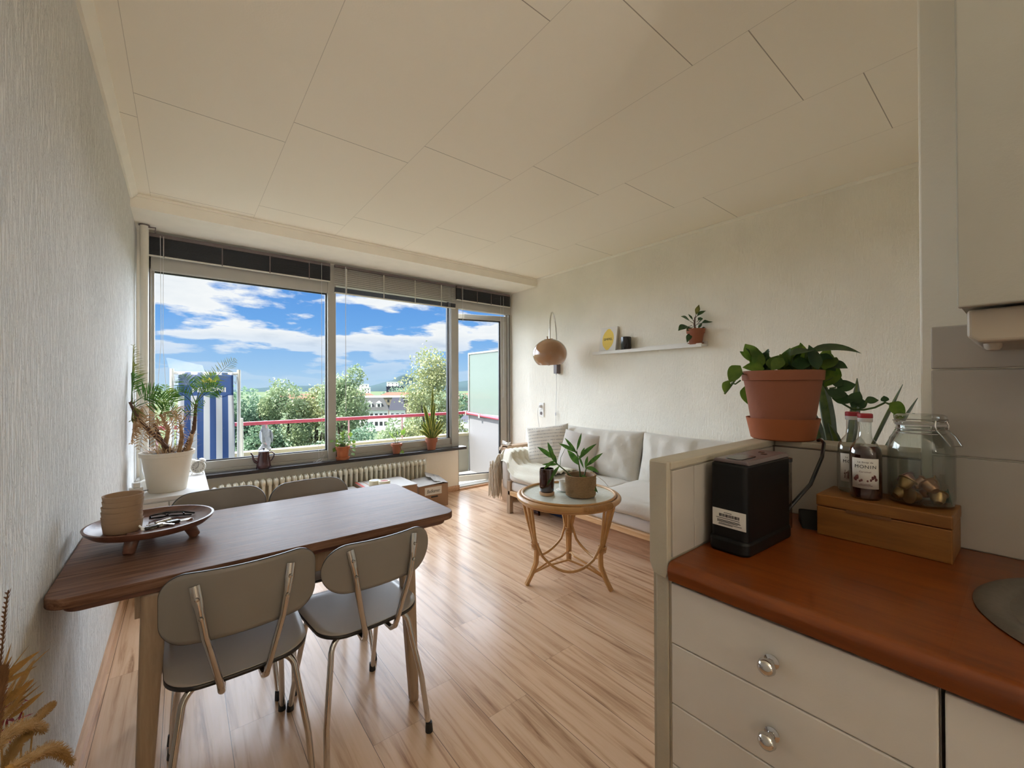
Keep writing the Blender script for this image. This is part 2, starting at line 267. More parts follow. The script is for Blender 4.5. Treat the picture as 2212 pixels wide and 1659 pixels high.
# monstera style photo? none
# ================================================================ mesh helpers
class MB:
    def __init__(s): s.v=[]; s.f=[]; s.mi=[]; s.cur=0
    def add(s,vs,fs):
        o=len(s.v); s.v+= [tuple(p) for p in vs]; s.f+=[tuple(i+o for i in f) for f in fs]; s.mi+=[s.cur]*len(fs); return s
    def box(s,x0,x1,y0,y1,z0,z1):
        return s.add([(x0,y0,z0),(x1,y0,z0),(x1,y1,z0),(x0,y1,z0),(x0,y0,z1),(x1,y0,z1),(x1,y1,z1),(x0,y1,z1)],
          [(3,2,1,0),(4,5,6,7),(0,1,5,4),(1,2,6,5),(2,3,7,6),(3,0,4,7)])
    def prism(s,poly,z0,z1,axis=2):
        n=len(poly)
        def P(a,b,c): return {2:(a,b,c),1:(a,c,b),0:(c,a,b)}[axis]
        vs=[P(a,b,z0) for a,b in poly]+[P(a,b,z1) for a,b in poly]
        fs=[tuple(range(n))[::-1],tuple(range(n,2*n))]+[(i,(i+1)%n,n+(i+1)%n,n+i) for i in range(n)]
        return s.add(vs,fs)
    def tube(s,pts,r,n=10,caps=True,flat=None):
        pts=[Vector(p) for p in pts]; m=len(pts); rs=r if isinstance(r,(list,tuple)) else [r]*m
        T=[(pts[min(i+1,m-1)]-pts[max(i-1,0)]).normalized() for i in range(m)]
        a=Vector((0,0,1)) if abs(T[0].z)<.9 else Vector((1,0,0))
        nrm=(a-T[0]*a.dot(T[0])).normalized(); vs=[]
        for i in range(m):
            nrm=(nrm-T[i]*nrm.dot(T[i])).normalized(); bn=T[i].cross(nrm)
            fx,fy=(1,1) if flat is None else flat[i]
            for k in range(n):
                t=2*PI*k/n; vs.append(pts[i]+nrm*(rs[i]*fx*math.cos(t))+bn*(rs[i]*fy*math.sin(t)))
        fs=[(i*n+k,i*n+(k+1)%n,(i+1)*n+(k+1)%n,(i+1)*n+k) for i in range(m-1) for k in range(n)]
        if caps: fs+=[tuple(range(n))[::-1],tuple(range((m-1)*n,m*n))]
        return s.add(vs,fs)
    def lathe(s,prof,c=(0,0,0),n=32,sx=1,sy=1):
        vs=[];fs=[];m=len(prof)
        for r,zz in prof:
            for k in range(n):
                t=2*PI*k/n; vs.append((c[0]+r*sx*math.cos(t),c[1]+r*sy*math.sin(t),c[2]+zz))
        for i in range(m-1):
            for k in range(n): fs.append((i*n+k,i*n+(k+1)%n,(i+1)*n+(k+1)%n,(i+1)*n+k))
        if prof[0][0]>1e-6: fs.append(tuple(range(n))[::-1])
        if prof[-1][0]>1e-6: fs.append(tuple(range((m-1)*n,m*n)))
        return s.add(vs,fs)
    def grid(s,fn,nu,nv,wrap=False):
        vs=[fn(i/nu,j/nv) for i in range(nu+1) for j in range(nv+1)]
        fs=[(i*(nv+1)+j,(i+1)*(nv+1)+j,(i+1)*(nv+1)+j+1,i*(nv+1)+j+1) for i in range(nu) for j in range(nv)]
        return s.add(vs,fs)
    def ball(s,c,r,n=14,m=8,sc=(1,1,1)):
        def fn(a,b):
            t=2*PI*a; p=PI*(b-.5)
            return (c[0]+r*sc[0]*math.cos(p)*math.cos(t),c[1]+r*sc[1]*math.cos(p)*math.sin(t),c[2]+r*sc[2]*math.sin(p))
        return s.grid(fn,n,m)
    def xf(s,M,i0=0):
        s.v[i0:]=[tuple(M@Vector(p)) for p in s.v[i0:]]; return s
    def leaf(s,base,d,up,L,w,droop=.3,n=6,fold=.15,tip=1.0,peak=.4):
        """blade: base, direction, up vector, length, width, droop"""
        d=Vector(d).normalized(); up=Vector(up); side=d.cross(up)
        if side.length<1e-4: side=d.cross(Vector((1,.3,0)))
        side.normalize(); nn=side.cross(d).normalized(); p=Vector(base); vs=[];dirn=d.copy()
        for i in range(n+1):
            t=i/n
            ww=w*.5*(math.sin(PI*min(1,(t/peak)*.5)) if t<peak else math.cos(PI*.5*((t-peak)/(1-peak))**tip))
            ww=max(ww,w*.02); n2=side.cross(dirn).normalized()
            vs+=[p-side*ww+n2*fold*ww, p, p+side*ww+n2*fold*ww]
            p=p+dirn*(L/n); dirn=(dirn+Vector((0,0,-1))*droop/n).normalized()
        fs=[]
        for i in range(n):
            a=i*3; fs+=[(a,a+1,a+4,a+3),(a+1,a+2,a+5,a+4)]
        return s.add(vs,fs)
    def build(s,name,mats,parent=None,smooth=True,bevel=0,seg=2,sub=0,solid=0,weld=False,angle=40):
        me=bpy.data.meshes.new(name); me.from_pydata(s.v,[],s.f); me.update()
        if isinstance(mats,str): mats=[mats]
        for x in mats: me.materials.append(MT[x])
        if len(mats)>1: me.polygons.foreach_set('material_index',s.mi)
        if smooth:
            me.polygons.foreach_set('use_smooth',[True]*len(me.polygons))
            try: me.set_sharp_from_angle(angle=math.radians(angle))
            except Exception: pass
        o=bpy.data.objects.new(name,me); COL.objects.link(o)
        if weld: w=o.modifiers.new('w','WELD'); w.merge_threshold=1e-5
        if solid: w=o.modifiers.new('s','SOLIDIFY'); w.thickness=solid; w.offset=0
        if bevel: w=o.modifiers.new('b','BEVEL'); w.width=bevel; w.segments=seg; w.limit_method='ANGLE'; w.harden_normals=False
        if sub: w=o.modifiers.new('u','SUBSURF'); w.levels=sub; w.render_levels=sub
        if parent: o.parent=parent
        return o
def thing(name,label,cat,loc=(0,0,0),rz=0,group=None,rot=None):
    o=bpy.data.objects.new(name,None); COL.objects.link(o); o.location=loc; o.rotation_euler=rot or (0,0,rz)
    o.empty_display_size=.05; o['label']=label; o['category']=cat
    if group: o['group']=group
    return o
def tag(o,label,cat,group=None):
    o['label']=label; o['category']=cat
    if group: o['group']=group
    return o
def struct(o,label=None):
    o['kind']='structure'
    if label: o['label']=label
    return o
def copy_tree(o,parent=None):
    c=o.copy(); COL.objects.link(c)
    if parent: c.parent=parent
    for ch in list(o.children): copy_tree(ch,c)
    return c
def B(*a): return MB().box(*a)
def rot_z(a): return Matrix.Rotation(a,4,'Z')
def T(*a): return Matrix.Translation(a)
def text(body,size,parent,M,matname,name='lettering',ext=.0004,bold=0,sx=1.0,shear=0):
    bold=0 if size<.05 else bold
    c=bpy.data.curves.new(name,'FONT'); c.body=body; c.size=size; c.extrude=ext; c.align_x='CENTER'; c.align_y='CENTER'; c.offset=bold; c.shear=shear; c.resolution_u=4
    t_=bpy.data.objects.new(name,c); COL.objects.link(t_); dg=bpy.context.evaluated_depsgraph_get(); me=bpy.data.meshes.new_from_object(t_.evaluated_get(dg))
    bpy.data.objects.remove(t_); me.materials.clear(); me.materials.append(MT[matname])
    o=bpy.data.objects.new(name,me); COL.objects.link(o); o.parent=parent; o.matrix_local=M@Matrix.Diagonal((sx,1,1,1)); return o
    c=bpy.data.curves.new(name,'FONT'); c.body=body; c.size=size; c.extrude=ext; c.align_x='CENTER'; c.align_y='CENTER'; c.offset=bold; c.shear=shear
    c.materials.append(MT[matname]); o=bpy.data.objects.new(name,c); COL.objects.link(o); o.parent=parent; o.matrix_local=M@Matrix.Diagonal((sx,1,1,1)); return o
# text plane facing -X: letters read left->right along -Y, up along Z
FACE_MX=Matrix(((0,0,-1,0),(-1,0,0,0),(0,1,0,0),(0,0,0,1)))
# text plane facing -Y: letters along +X, up Z
FACE_MY=Matrix(((1,0,0,0),(0,0,-1,0),(0,1,0,0),(0,0,0,1)))
XL,XR,YW,ZC=-.275,3.41,4.285,2.564
# ================================================================ room shell
def st(name,mb,mats,**k):
    return struct(mb.build(name,mats,**{**dict(smooth=False),**k}))
st('floor',B(XL-.1,XR+.1,-2.7,YW+.05,-.1,0),'laminate')
st('ceiling',B(XL-.1,XR+.1,-2.7,YW+.2,ZC,ZC+.12),'ceiling_board')
st('wall_left',B(XL-.15,XL,-2.7,YW+.12,-.1,ZC),'wall_grain')
st('wall_right',B(XR,XR+.15,-.7,YW+.12,-.1,ZC),'wall_vein')
st('wall_back',MB().box(XL,1.3,-2.75,-2.6,0,ZC).box(1.38,XR,-.75,-.6,0,ZC),'wall_plain')
st('wall_light_block',B(.42,1.30,-1.35,-1.25,0,1.95),'wall_plain')  # unseen stub added to keep the rear fill lamp off the kitchen
kw=struct(B(1.30,1.38,-2.6,.150,0,ZC).build('wall_kitchen','wall_plain',smooth=False,bevel=.004))
# tiles on the kitchen wall (rows between counter and cupboard) with rounded upper corner
tl=MB()
for (z0,z1) in ((.902,1.0935),(1.0965,1.2805),(1.2835,1.376)):
    y=.132
    while y>-2.4:
        tl.box(1.2925,1.30,y-.62,y,z0,z1); y-=.623
tl.build('tile_cladding','tile_white',kw,smooth=False,bevel=.0025)
# window wall
st('wall_window',MB().box(XL,2.585,YW,YW+.14,-.1,.50).box(XL,XR,YW,YW+.14,2.452,ZC).box(XL,-.215,YW,YW+.14,.50,2.452).box(2.585,2.60,YW,YW+.14,-.1,.56),'wall_plain')
# soffit beam with rounded inner corner toward the window wall
bm=MB(); pr=[(3.763,ZC),(3.763,2.47),(YW-.10,2.47)]
for i in range(1,7):
    a=PI/2*i/6; pr.append((YW-.10+.10*math.sin(a)*.98,2.47-.0+-.018*(1-math.cos(a))))
pr+= [(YW,2.452),(YW,ZC)]
bm.prism([(a,b) for a,b in pr][::-1],XL,XR,0)
st('trim_1',bm,'trim_white',smooth=True,angle=50)
st('trim_2',MB().box(XL,XR,3.748,3.763,2.545,ZC),'trim_white',bevel=.003)
st('trim_3',MB().prism([(XL,2.522),(XL+.012,2.522),(XL+.040,ZC-.008),(XL+.040,ZC),(XL,ZC)],-2.6,3.75,1),'trim_white')
st('trim_4',MB().prism([(XR,2.545),(XR,ZC),(XR-.02,ZC),(XR-.02,ZC-.005)],-.6,3.75,1),'trim_white')
st('baseboard_left',MB().prism([(XL,0),(XL+.016,0),(XL+.016,.045),(XL+.008,.058),(XL,.058)],-2.6,YW,1),'baseboard_wood')
bb=MB().prism([(YW,0),(YW-.018,0),(YW-.018,.05),(YW-.01,.06),(YW,.06)][::-1],XL,2.585,0)
bb.box(2.585,2.603,YW-.018,YW+.02,0,.06)
st('baseboard_window',bb,'baseboard_wood',bevel=.003)
# ---------------------------------------------------------------- windows and balcony door
def window(name,x0,x1,frame_boxes,gasket_boxes,pane,label):
    r=bpy.data.objects.new(name,None); COL.objects.link(r); struct(r,label); r.empty_display_size=.05
    f=MB()
    for b_ in frame_boxes: f.box(*b_)
    f.build('window_frame','frame_grey',r,smooth=False,bevel=.004)
    g=MB()
    for b_ in gasket_boxes: g.box(*b_)
    g.build('gasket','gasket',r,smooth=False)
    B(*pane).build('pane','pane',r,smooth=False)
    return r
Y0=YW
window('window_1',0,0,[(-.215,-.190,Y0-.005,Y0+.06,.50,2.452),(-.190,-.172,Y0+.015,Y0+.06,.55,2.26),(-.215,1.112,Y0-.005,Y0+.06,2.175,2.452),(-.215,1.112,Y0-.005,Y0+.06,.50,.555),
   (-.215,1.112,Y0+.012,Y0+.06,.555,.625),(1.112,1.188,Y0-.012,Y0+.07,.50,2.452),(-.215,1.112,Y0+.005,Y0+.02,2.168,2.18)],
   [(-.172,1.112,Y0+.03,Y0+.055,.625,.634),(-.172,1.112,Y0+.03,Y0+.055,2.161,2.175),(1.100,1.112,Y0+.03,Y0+.055,.63,2.17),(-.205,-.199,Y0-.008,Y0-.002,.56,2.26)],
   (-.172,1.104,Y0+.040,Y0+.046,.63,2.165),'wide living room window with grey frame, left of the thick mullion')
window('window_2',0,0,[(1.188,2.585,Y0-.005,Y0+.06,2.25,2.452),(1.188,2.585,Y0-.005,Y0+.06,.50,.56),(1.188,2.50,Y0+.012,Y0+.06,.56,.632),(2.50,2.592,Y0-.012,Y0+.07,.50,2.452)],
   [(1.188,2.50,Y0+.03,Y0+.055,.632,.640),(2.462,2.488,Y0+.02,Y0+.055,.636,2.26)],
   (1.188,2.470,Y0+.040,Y0+.046,.636,2.255),'middle window between the two thick grey mullions')
dr=bpy.data.objects.new('door_1',None); COL.objects.link(dr); struct(dr,'glazed balcony door with grey frame standing slightly open'); 
f=MB().box(2.592,XR,Y0-.005,Y0+.07,2.19,2.452).box(3.368,XR,Y0-.012,Y0+.07,.0,2.19).box(3.35,3.368,Y0+.03,Y0+.07,.0,2.19).box(2.592,XR,Y0+.0,Y0+.12,-.05,.035).box(2.592,2.604,Y0,Y0+.07,.035,2.19)
f.build('door_frame','frame_grey',dr,smooth=False,bevel=.004)
B(3.372,3.380,Y0-.016,Y0-.010,.03,2.19).build('frame_seal','gasket',dr,smooth=False)
# threshold strip with brush
B(2.592,3.37,Y0-.03,Y0,0,.022).build('threshold_strip','baseboard_wood',dr,smooth=False,bevel=.004)
# leaf built closed then swung outward about its hinge on the right jamb
ML=T(3.362,Y0+.045,0)@rot_z(math.radians(-16))
def swing(mb): return mb.xf(ML)
w=.775
lf=MB().box(-w,0,-.02,.03,2.105,2.170).box(-w,0,-.02,.03,.04,.115).box(-w,-w+.08,-.02,.03,.115,2.105).box(-.085,0,-.02,.03,.115,2.105)
swing(lf).build('door_leaf','frame_grey',dr,smooth=False,bevel=.004)
swing(MB().box(-w+.08,-.085,-.012,.02,2.092,2.105).box(-w+.08,-.085,-.012,.02,.115,.126).box(-.103,-.085,-.012,.02,.126,2.092)).build('gasket','gasket',dr,smooth=False)
swing(B(-w+.08,-.095,.001,.007,.12,2.098)).build('pane','pane',dr,smooth=False)
swing(MB().box(-w+.03,-w+.045,-.03,-.02,1.02,1.14).tube([(-w+.038,-.028,1.10),(-w+.038,-.06,1.10),(-w+.12,-.06,1.10)],.008)).build('door_handle','chrome',dr)
# window sill, heating pipe
tag(B(.148,2.64,4.165,YW+.0,.502,.534).build('window_sill','sill_black',smooth=False,bevel=.003),'long black stone window sill above the radiator','window sill')['kind']='structure'
hp=thing('heating_pipe','cream painted vertical heating pipe in the left window corner','pipe',(-.223,4.12,0))
MB().tube([(0,0,0),(0,0,2.47)],.026,16).build('pipe','pipe_paint',hp)
MB().tube([(.01,.0,2.455),(.065,-.03,2.45),(.065,-.03,2.41)],.005,6).lathe([(.027,0),(.033,0),(.033,.006),(.027,.006)],(0,0,2.46),20).build('clip','grey_plastic',hp)
# ---------------------------------------------------------------- blinds
def blind(name_label,x0,x1,ztop,hr,slats,zst,dark,wand,cords,grp='venetian blinds over the windows'):
    r=thing('venetian_blind',name_label,'blind',((x0+x1)/2,4.235,0),0,grp); cx=(x0+x1)/2; h=(x1-x0)/2
    MB().box(-h,h,-.016,.016,ztop-hr,ztop).build('head_rail','blind_light' if not dark else 'grey_plastic',r,smooth=False,bevel=.002)
    s=MB(); zz=ztop-hr-.006
    if slats:
        while zz>zst:
            s.add([(-h,-.011,zz-.001),(h,-.011,zz-.001),(h,.0,zz+.0016),(-h,.0,zz+.0016),(-h,.011,zz),(h,.011,zz)],[(0,1,2,3),(3,2,5,4)]); zz-=.0190
        s.build('slat_set','blind_light',r,smooth=False,solid=.0012)
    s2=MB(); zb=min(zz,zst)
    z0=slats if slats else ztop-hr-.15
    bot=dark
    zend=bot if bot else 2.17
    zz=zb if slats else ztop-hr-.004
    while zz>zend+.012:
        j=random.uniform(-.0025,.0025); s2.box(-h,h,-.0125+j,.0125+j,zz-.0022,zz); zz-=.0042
    s2.build('slat_stack','blind_backlit',r,smooth=False)
    B(-h,h,-.013,.013,zend,zend+.010).build('bottom_rail','blind_light',r,smooth=False,bevel=.002)
    for q in (.08,.36,.62,.86):
        xx=-h+2*h*q; B(xx-.004,xx+.004,-.0155,-.0135,zend,ztop-hr).build('ladder_tape','blind_light' if slats else 'grey_plastic',r,smooth=False)
    for (xa,zlo,rad) in wand:
        MB().tube([(xa-cx,-.024,ztop-.01),(xa-cx,-.024,zlo)],rad,6).build('tilt_wand','cord',r)
    for pts in cords:
        MB().tube([(a-cx,-.022+b_,c) for a,b_,c in pts],.0016,5).build('pull_cord','cord',r)
blind('raised blind coloured dark as if backlit, above the left window',-.222,1.122,2.447,.030,0,0,2.268,[(1.04,.60,.0016)],
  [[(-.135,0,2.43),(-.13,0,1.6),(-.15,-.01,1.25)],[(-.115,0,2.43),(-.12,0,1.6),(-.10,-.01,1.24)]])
blind('half lowered blind with open pale slats above the middle window',1.165,2.528,2.447,.026,1,2.235,2.168,[(1.262,1.0,.0026)],
  [[(2.43,0,2.4),(2.425,0,1.6),(2.44,0,.66)],[(2.445,0,2.4),(2.45,0,1.5),(2.435,0,.9)]])
blind('short raised blind coloured dark as if backlit, above the balcony door',2.545,3.352,2.447,.030,0,0,2.275,[(2.62,2.02,.0022)],
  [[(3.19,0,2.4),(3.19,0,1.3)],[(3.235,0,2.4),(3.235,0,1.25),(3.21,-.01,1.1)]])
tag(MB().tube([(1.01,4.225,.70),(1.015,4.215,.56),(.99,4.215,.537),(1.03,4.22,.56),(1.06,4.20,.60),(1.035,4.20,.541),(1.0,4.20,.538),(.96,4.205,.539),(.99,4.22,.55),(1.1,4.21,.538),(1.17,4.2,.54)],.0016,5).build('blind_cord','cord'),'tangled thin white cord lying on the black sill','cord')
# ---------------------------------------------------------------- radiator
ra=thing('radiator','long cream column radiator beneath the black sill','radiator',(.25,4.15,0))
sec=MB()
def rr(zc,hh,ww=.0215):
    pr=[(0,-.5),(.6,-.48),(.95,-.3),(1,0),(.95,.3),(.6,.48),(0,.5)]
    i0=len(sec.v); sec.lathe([(r_*1.0,zz) for r_,zz in pr],(0,0,0),14)
    sec.v[i0:]=[(x*ww,y*.062,zc+zz*hh) for x,y,zz in sec.v[i0:]]
rr(.415,.06); rr(.10,.06)
for yy in (-.042,.0,.042): sec.tube([(0,yy,.10),(0,yy,.415)],.0125,8,False)
sec.add([(-.004,-.055,.43),(.004,-.055,.43),(.004,.0,.44),(-.004,.0,.44),(0,-.045,.462)],[(0,1,4),(1,2,4),(2,3,4),(3,0,4)])
s0=sec.build('section','radiator',ra,angle=60)
NR=38
for i in range(1,NR):
    c=s0.copy(); COL.objects.link(c); c.parent=ra; c.location=(i*.0492,0,0)
for xb_ in (.02,1.80): B(xb_,xb_+.01,-.02,.02,0,.09).build('bracket','radiator',ra,smooth=False)
MB().tube([(-.02,0,.415),(-.05,0,.415)],.011,10).tube([(-.045,0,.415),(-.045,0,0)],.009,8).build('supply_pipe','radiator',ra)
MB().lathe([(0,0),(.018,0),(.022,.006),(.022,.03),(.016,.042),(0,.045)],(0,0,0),18).xf(T(-.05,-.01,.415)@Matrix.Rotation(PI/2,4,'X')).build('thermostat_knob','white_gloss',ra)
# ---------------------------------------------------------------- balcony
st('balcony_floor',B(-2.2,3.5,YW+.14,5.52,-.2,-.05),'balcony_floor')
bw=struct(MB().box(-2.2,3.44,5.39,5.50,-.05,.49).build('wall_parapet','parapet',smooth=False))
B(-2.2,3.44,5.375,5.515,.49,.53).build('coping','parapet_top',bw,smooth=False,bevel=.004)
rl=thing('balcony_railing','red handrail on thin pink posts above the balcony parapet','railing',(0,5.42,0))
MB().box(-2.2,3.47,-.025,.025,.822,.862).build('handrail','rail_red',rl,smooth=False,bevel=.006)
for xx in (-1.1,-.2,.742,1.66,2.38,3.2): MB().tube([(xx,0,.53),(xx,0,.825)],.011,8).build('post','rail_post',rl)
MB().tube([(3.415,-.02,.84),(3.415,-1.0,.79)],.022,12).build('side_handrail','rail_red',rl)
MB().box(3.39,3.44,-.05,.03,.80,.87).box(3.39,3.44,-.42,-.38,.78,.84).build('clamp','partition_frame',rl,smooth=False,bevel=.004)
pt=thing('balcony_screen','white framed balcony divider with frosted glass upper half','partition',(3.46,4.95,-.05))
MB().box(-.012,.012,-.50,.435,1.785,1.81).box(-.015,.015,.42,.445,0,1.81).box(-.012,.012,-.50,.435,.855,.885).box(-.012,.012,-.515,-.49,0,1.81).build('frame','partition_frame',pt,smooth=False,bevel=.003)
B(-.004,.004,-.50,.425,.885,1.785).build('frosted_pane','pane_frost',pt,smooth=False)
B(-.008,.008,-.50,.425,.0,.855).build('lower_panel','partition_white',pt,smooth=False)
# ---------------------------------------------------------------- deck chair on the balcony
dc=thing('deck_chair','white folding deck chair with blue and white striped sling on the balcony','deck chair',(.185,5.02,-.05),math.radians(-2))
def bar(mb,a,b_,r=.014): return mb.tube([a,b_],r,8)
for s_ in (-1,1):
    bar(MB(),(s_*.262,.0,0.02+.0),(s_*.262,-.02,1.475),.016).build('back_post','deck_frame',dc)
    bar(MB(),(s_*.30,.10,0),(s_*.285,.02,.98),.016).build('rear_leg','deck_frame',dc)
    bar(MB(),(s_*.285,-.30,0),(s_*.285,.30,.50),.014).build('side_rail','deck_frame',dc)
    MB().tube([(s_*.225,-.02,1.42),(s_*.245,-.02,1.40),(s_*.235,-.02,1.33),(s_*.22,-.02,1.36)],.003,5).build('tie_cord','cord',dc)
bar(MB(),(-.262,-.02,1.435),(.262,-.02,1.435),.013).build('top_rail','deck_frame',dc)
bar(MB(),(-.285,-.26,.06),(.285,-.26,.06),.013).build('bottom_rail','deck_frame',dc)
def slf(a,b_):
    x=(a-.5)*.432; t=b_; z=.12+(1.445-.12)*t; y=-.035-.10*math.sin(PI*t)**1+(-.17)*(1-t)
    return (x*(1-.0*t)+.004*math.sin(9*t+3*a),y+.006*math.sin(12*a+6*t),z)
sl=MB().grid(slf,18,30).build('sling','sling',dc,solid=.003)
text('PERONI',.062,dc,T(.02,-.115,1.272)@FACE_MY,'house_white',ext=.001,bold=.002,sx=1.25)
cr=MB(); pts=[(-.05,0),(.05,0),(.062,.035),(.03,.018),(.0,.05),(-.03,.018),(-.062,.035)]
cr.prism(pts,-.001,.001,1); cr.xf(T(.02,-.10,1.345)); cr.build('crest','lemon',dc,smooth=False)
# decoy bird on the parapet
db=thing('decoy_bird','pale grey decoy bird of prey perched on the balcony parapet','ornament',(.735,5.44,.53),math.radians(20)); db.scale=(.86,.86,.84)
i=MB().lathe([(.0,.10),(.035,.105),(.060,.15),(.068,.20),(.060,.25),(.042,.30),(.034,.325),(.040,.345),(.042,.365),(.032,.392),(0,.402)],(0,0,0),22,1,.85)
i.leaf((0,-.04,.22),(0,-.35,-1),(0,-1,0),.20,.075,0,5,.2)
i.tube([(.0,.035,.36),(.0,.052,.355),(0,.055,.34)],[.010,.006,.001],8)
i.build('body','decoy',db)
for s_ in (-1,1): MB().leaf((s_*.055,-.01,.28),(s_*.05,-.25,-1),(s_,0,0),.19,.07,0,5,.3).build('wing','decoy',db,solid=.006)
MB().lathe([(0,0),(.07,0),(.075,.02),(.05,.055),(.03,.085),(.036,.11),(0,.12)],(0,0,0),20).build('pedestal','decoy_base',db)
# ================================================================ the view: ground, trees, town
gr=MB().box(-900,2500,7,2600,-15.4,-15); struct(gr.build('ground','far_ground',smooth=False))
def hillf(cx,cy,L,Wd,H,seed,peaks):
    mb=MB()
    def fn(a,b_):
        x=(a-.5)*L; y=(b_-.5)*Wd; e=math.cos(PI*(b_-.5))
        h=0
        for px,pw,ph in peaks: h=max(h,ph*math.exp(-((x-px)/pw)**2))
        h+=1.6*noise.noise(Vector((x*.02+seed,y*.02,0)))+4*noise.noise(Vector((x*.005+seed,y*.006,1)))
        return (x,y,-15+max(h,-6)*e)
    mb.grid(fn,110,16); mb.xf(T(cx,cy,0)@rot_z(-yaw+.0)); return mb
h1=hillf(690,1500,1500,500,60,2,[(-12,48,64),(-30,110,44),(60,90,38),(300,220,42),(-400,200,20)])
struct(h1.build('hill','hill_hazed'))
# foliage of one tree: thousands of small bent quads scattered over clumps
def tree(loc,rx,rz_,ztop,nl,ls,matn,label,grp,seed,clumps=26,loose=.25):
    rg=np.random.RandomState(seed)
    r=thing('tree',label,'tree',(loc[0],loc[1],-15),0,grp)
    zc_=ztop+15-rz_
    MB().tube([(0,0,0),(.1,.05,zc_*.5),(0,.1,zc_),(.1,0,zc_+rz_*.5)],[.3,.24,.16,.05],8).tube([(0,.1,zc_*.8),(rx*.3,.1,zc_+rz_*.3)],[.12,.03],6).tube([(0,.1,zc_*.85),(-rx*.35,.1,zc_+rz_*.35)],[.12,.03],6).build('trunk','tree_bark',r)
    C=[];
    for _ in range(clumps):
        d=rg.normal(size=3); d/=np.linalg.norm(d); q=rg.uniform(.5,.92)
        C.append((d*np.array([rx,rx,rz_])*q, rg.uniform(.24,.42)*rx))
    C.append((np.zeros(3),rx*.62))
    P=[]; per=int(nl*1.35)//len(C)
    for c,rad in C:
        d=rg.normal(size=(per,3)); d/=np.linalg.norm(d,axis=1)[:,None]
        rr_=rad*(1+rg.normal(size=(per,1))*loose*.55)
        p=c+d*rr_*np.array([1,1,min(1.25,max(.8,rz_/rx*.8))])
        P.append(p)
    P=np.concatenate(P)+np.array([0,0,zc_]); n=len(P)
    a=rg.normal(size=(n,3)); a/=np.linalg.norm(a,axis=1)[:,None]; b_=rg.normal(size=(n,3)); b_=np.cross(a,b_); b_/=np.linalg.norm(b_,axis=1)[:,None]
    s_=rg.uniform(.5,1.15,size=(n,1))*ls*.85
    V=np.stack([P-a*s_*.5,P+b_*s_*.32,P+a*s_*.5,P-b_*s_*.32],1).reshape(-1,3)
    me=bpy.data.meshes.new('foliage'); me.vertices.add(4*n); me.vertices.foreach_set('co',V.ravel())
    me.loops.add(4*n); me.loops.foreach_set('vertex_index',np.arange(4*n)); me.polygons.add(n)
    me.polygons.foreach_set('loop_start',np.arange(0,4*n,4)); me.polygons.foreach_set('loop_total',np.full(n,4)); me.update(); me.validate()
    me.materials.append(MT[matn]); o=bpy.data.objects.new('foliage',me); COL.objects.link(o); o.parent=r
    return r
TG='trees beyond the balcony'
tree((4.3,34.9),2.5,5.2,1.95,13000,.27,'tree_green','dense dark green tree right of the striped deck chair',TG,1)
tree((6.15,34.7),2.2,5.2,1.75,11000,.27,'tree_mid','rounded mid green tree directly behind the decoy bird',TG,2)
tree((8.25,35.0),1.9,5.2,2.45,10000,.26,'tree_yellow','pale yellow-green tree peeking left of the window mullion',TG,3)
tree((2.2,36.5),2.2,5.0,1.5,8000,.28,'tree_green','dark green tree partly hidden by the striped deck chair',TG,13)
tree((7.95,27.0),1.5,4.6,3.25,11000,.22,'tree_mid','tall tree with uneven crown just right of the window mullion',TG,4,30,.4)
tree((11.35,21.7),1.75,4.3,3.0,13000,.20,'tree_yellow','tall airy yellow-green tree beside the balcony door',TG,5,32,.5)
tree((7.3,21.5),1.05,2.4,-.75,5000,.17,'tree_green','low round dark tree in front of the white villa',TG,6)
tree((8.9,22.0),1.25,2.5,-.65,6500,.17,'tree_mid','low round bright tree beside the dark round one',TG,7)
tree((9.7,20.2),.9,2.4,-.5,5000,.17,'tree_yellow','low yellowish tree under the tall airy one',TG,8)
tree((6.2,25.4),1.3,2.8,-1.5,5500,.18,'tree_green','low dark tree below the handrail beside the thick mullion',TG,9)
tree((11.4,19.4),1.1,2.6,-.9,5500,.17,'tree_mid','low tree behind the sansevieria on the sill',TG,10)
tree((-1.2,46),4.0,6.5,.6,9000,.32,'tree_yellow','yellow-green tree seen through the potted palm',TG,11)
tree((3.2,24),2.2,3.0,-2.3,8000,.2,'tree_green','low green tree behind the decoy bird',TG,12)
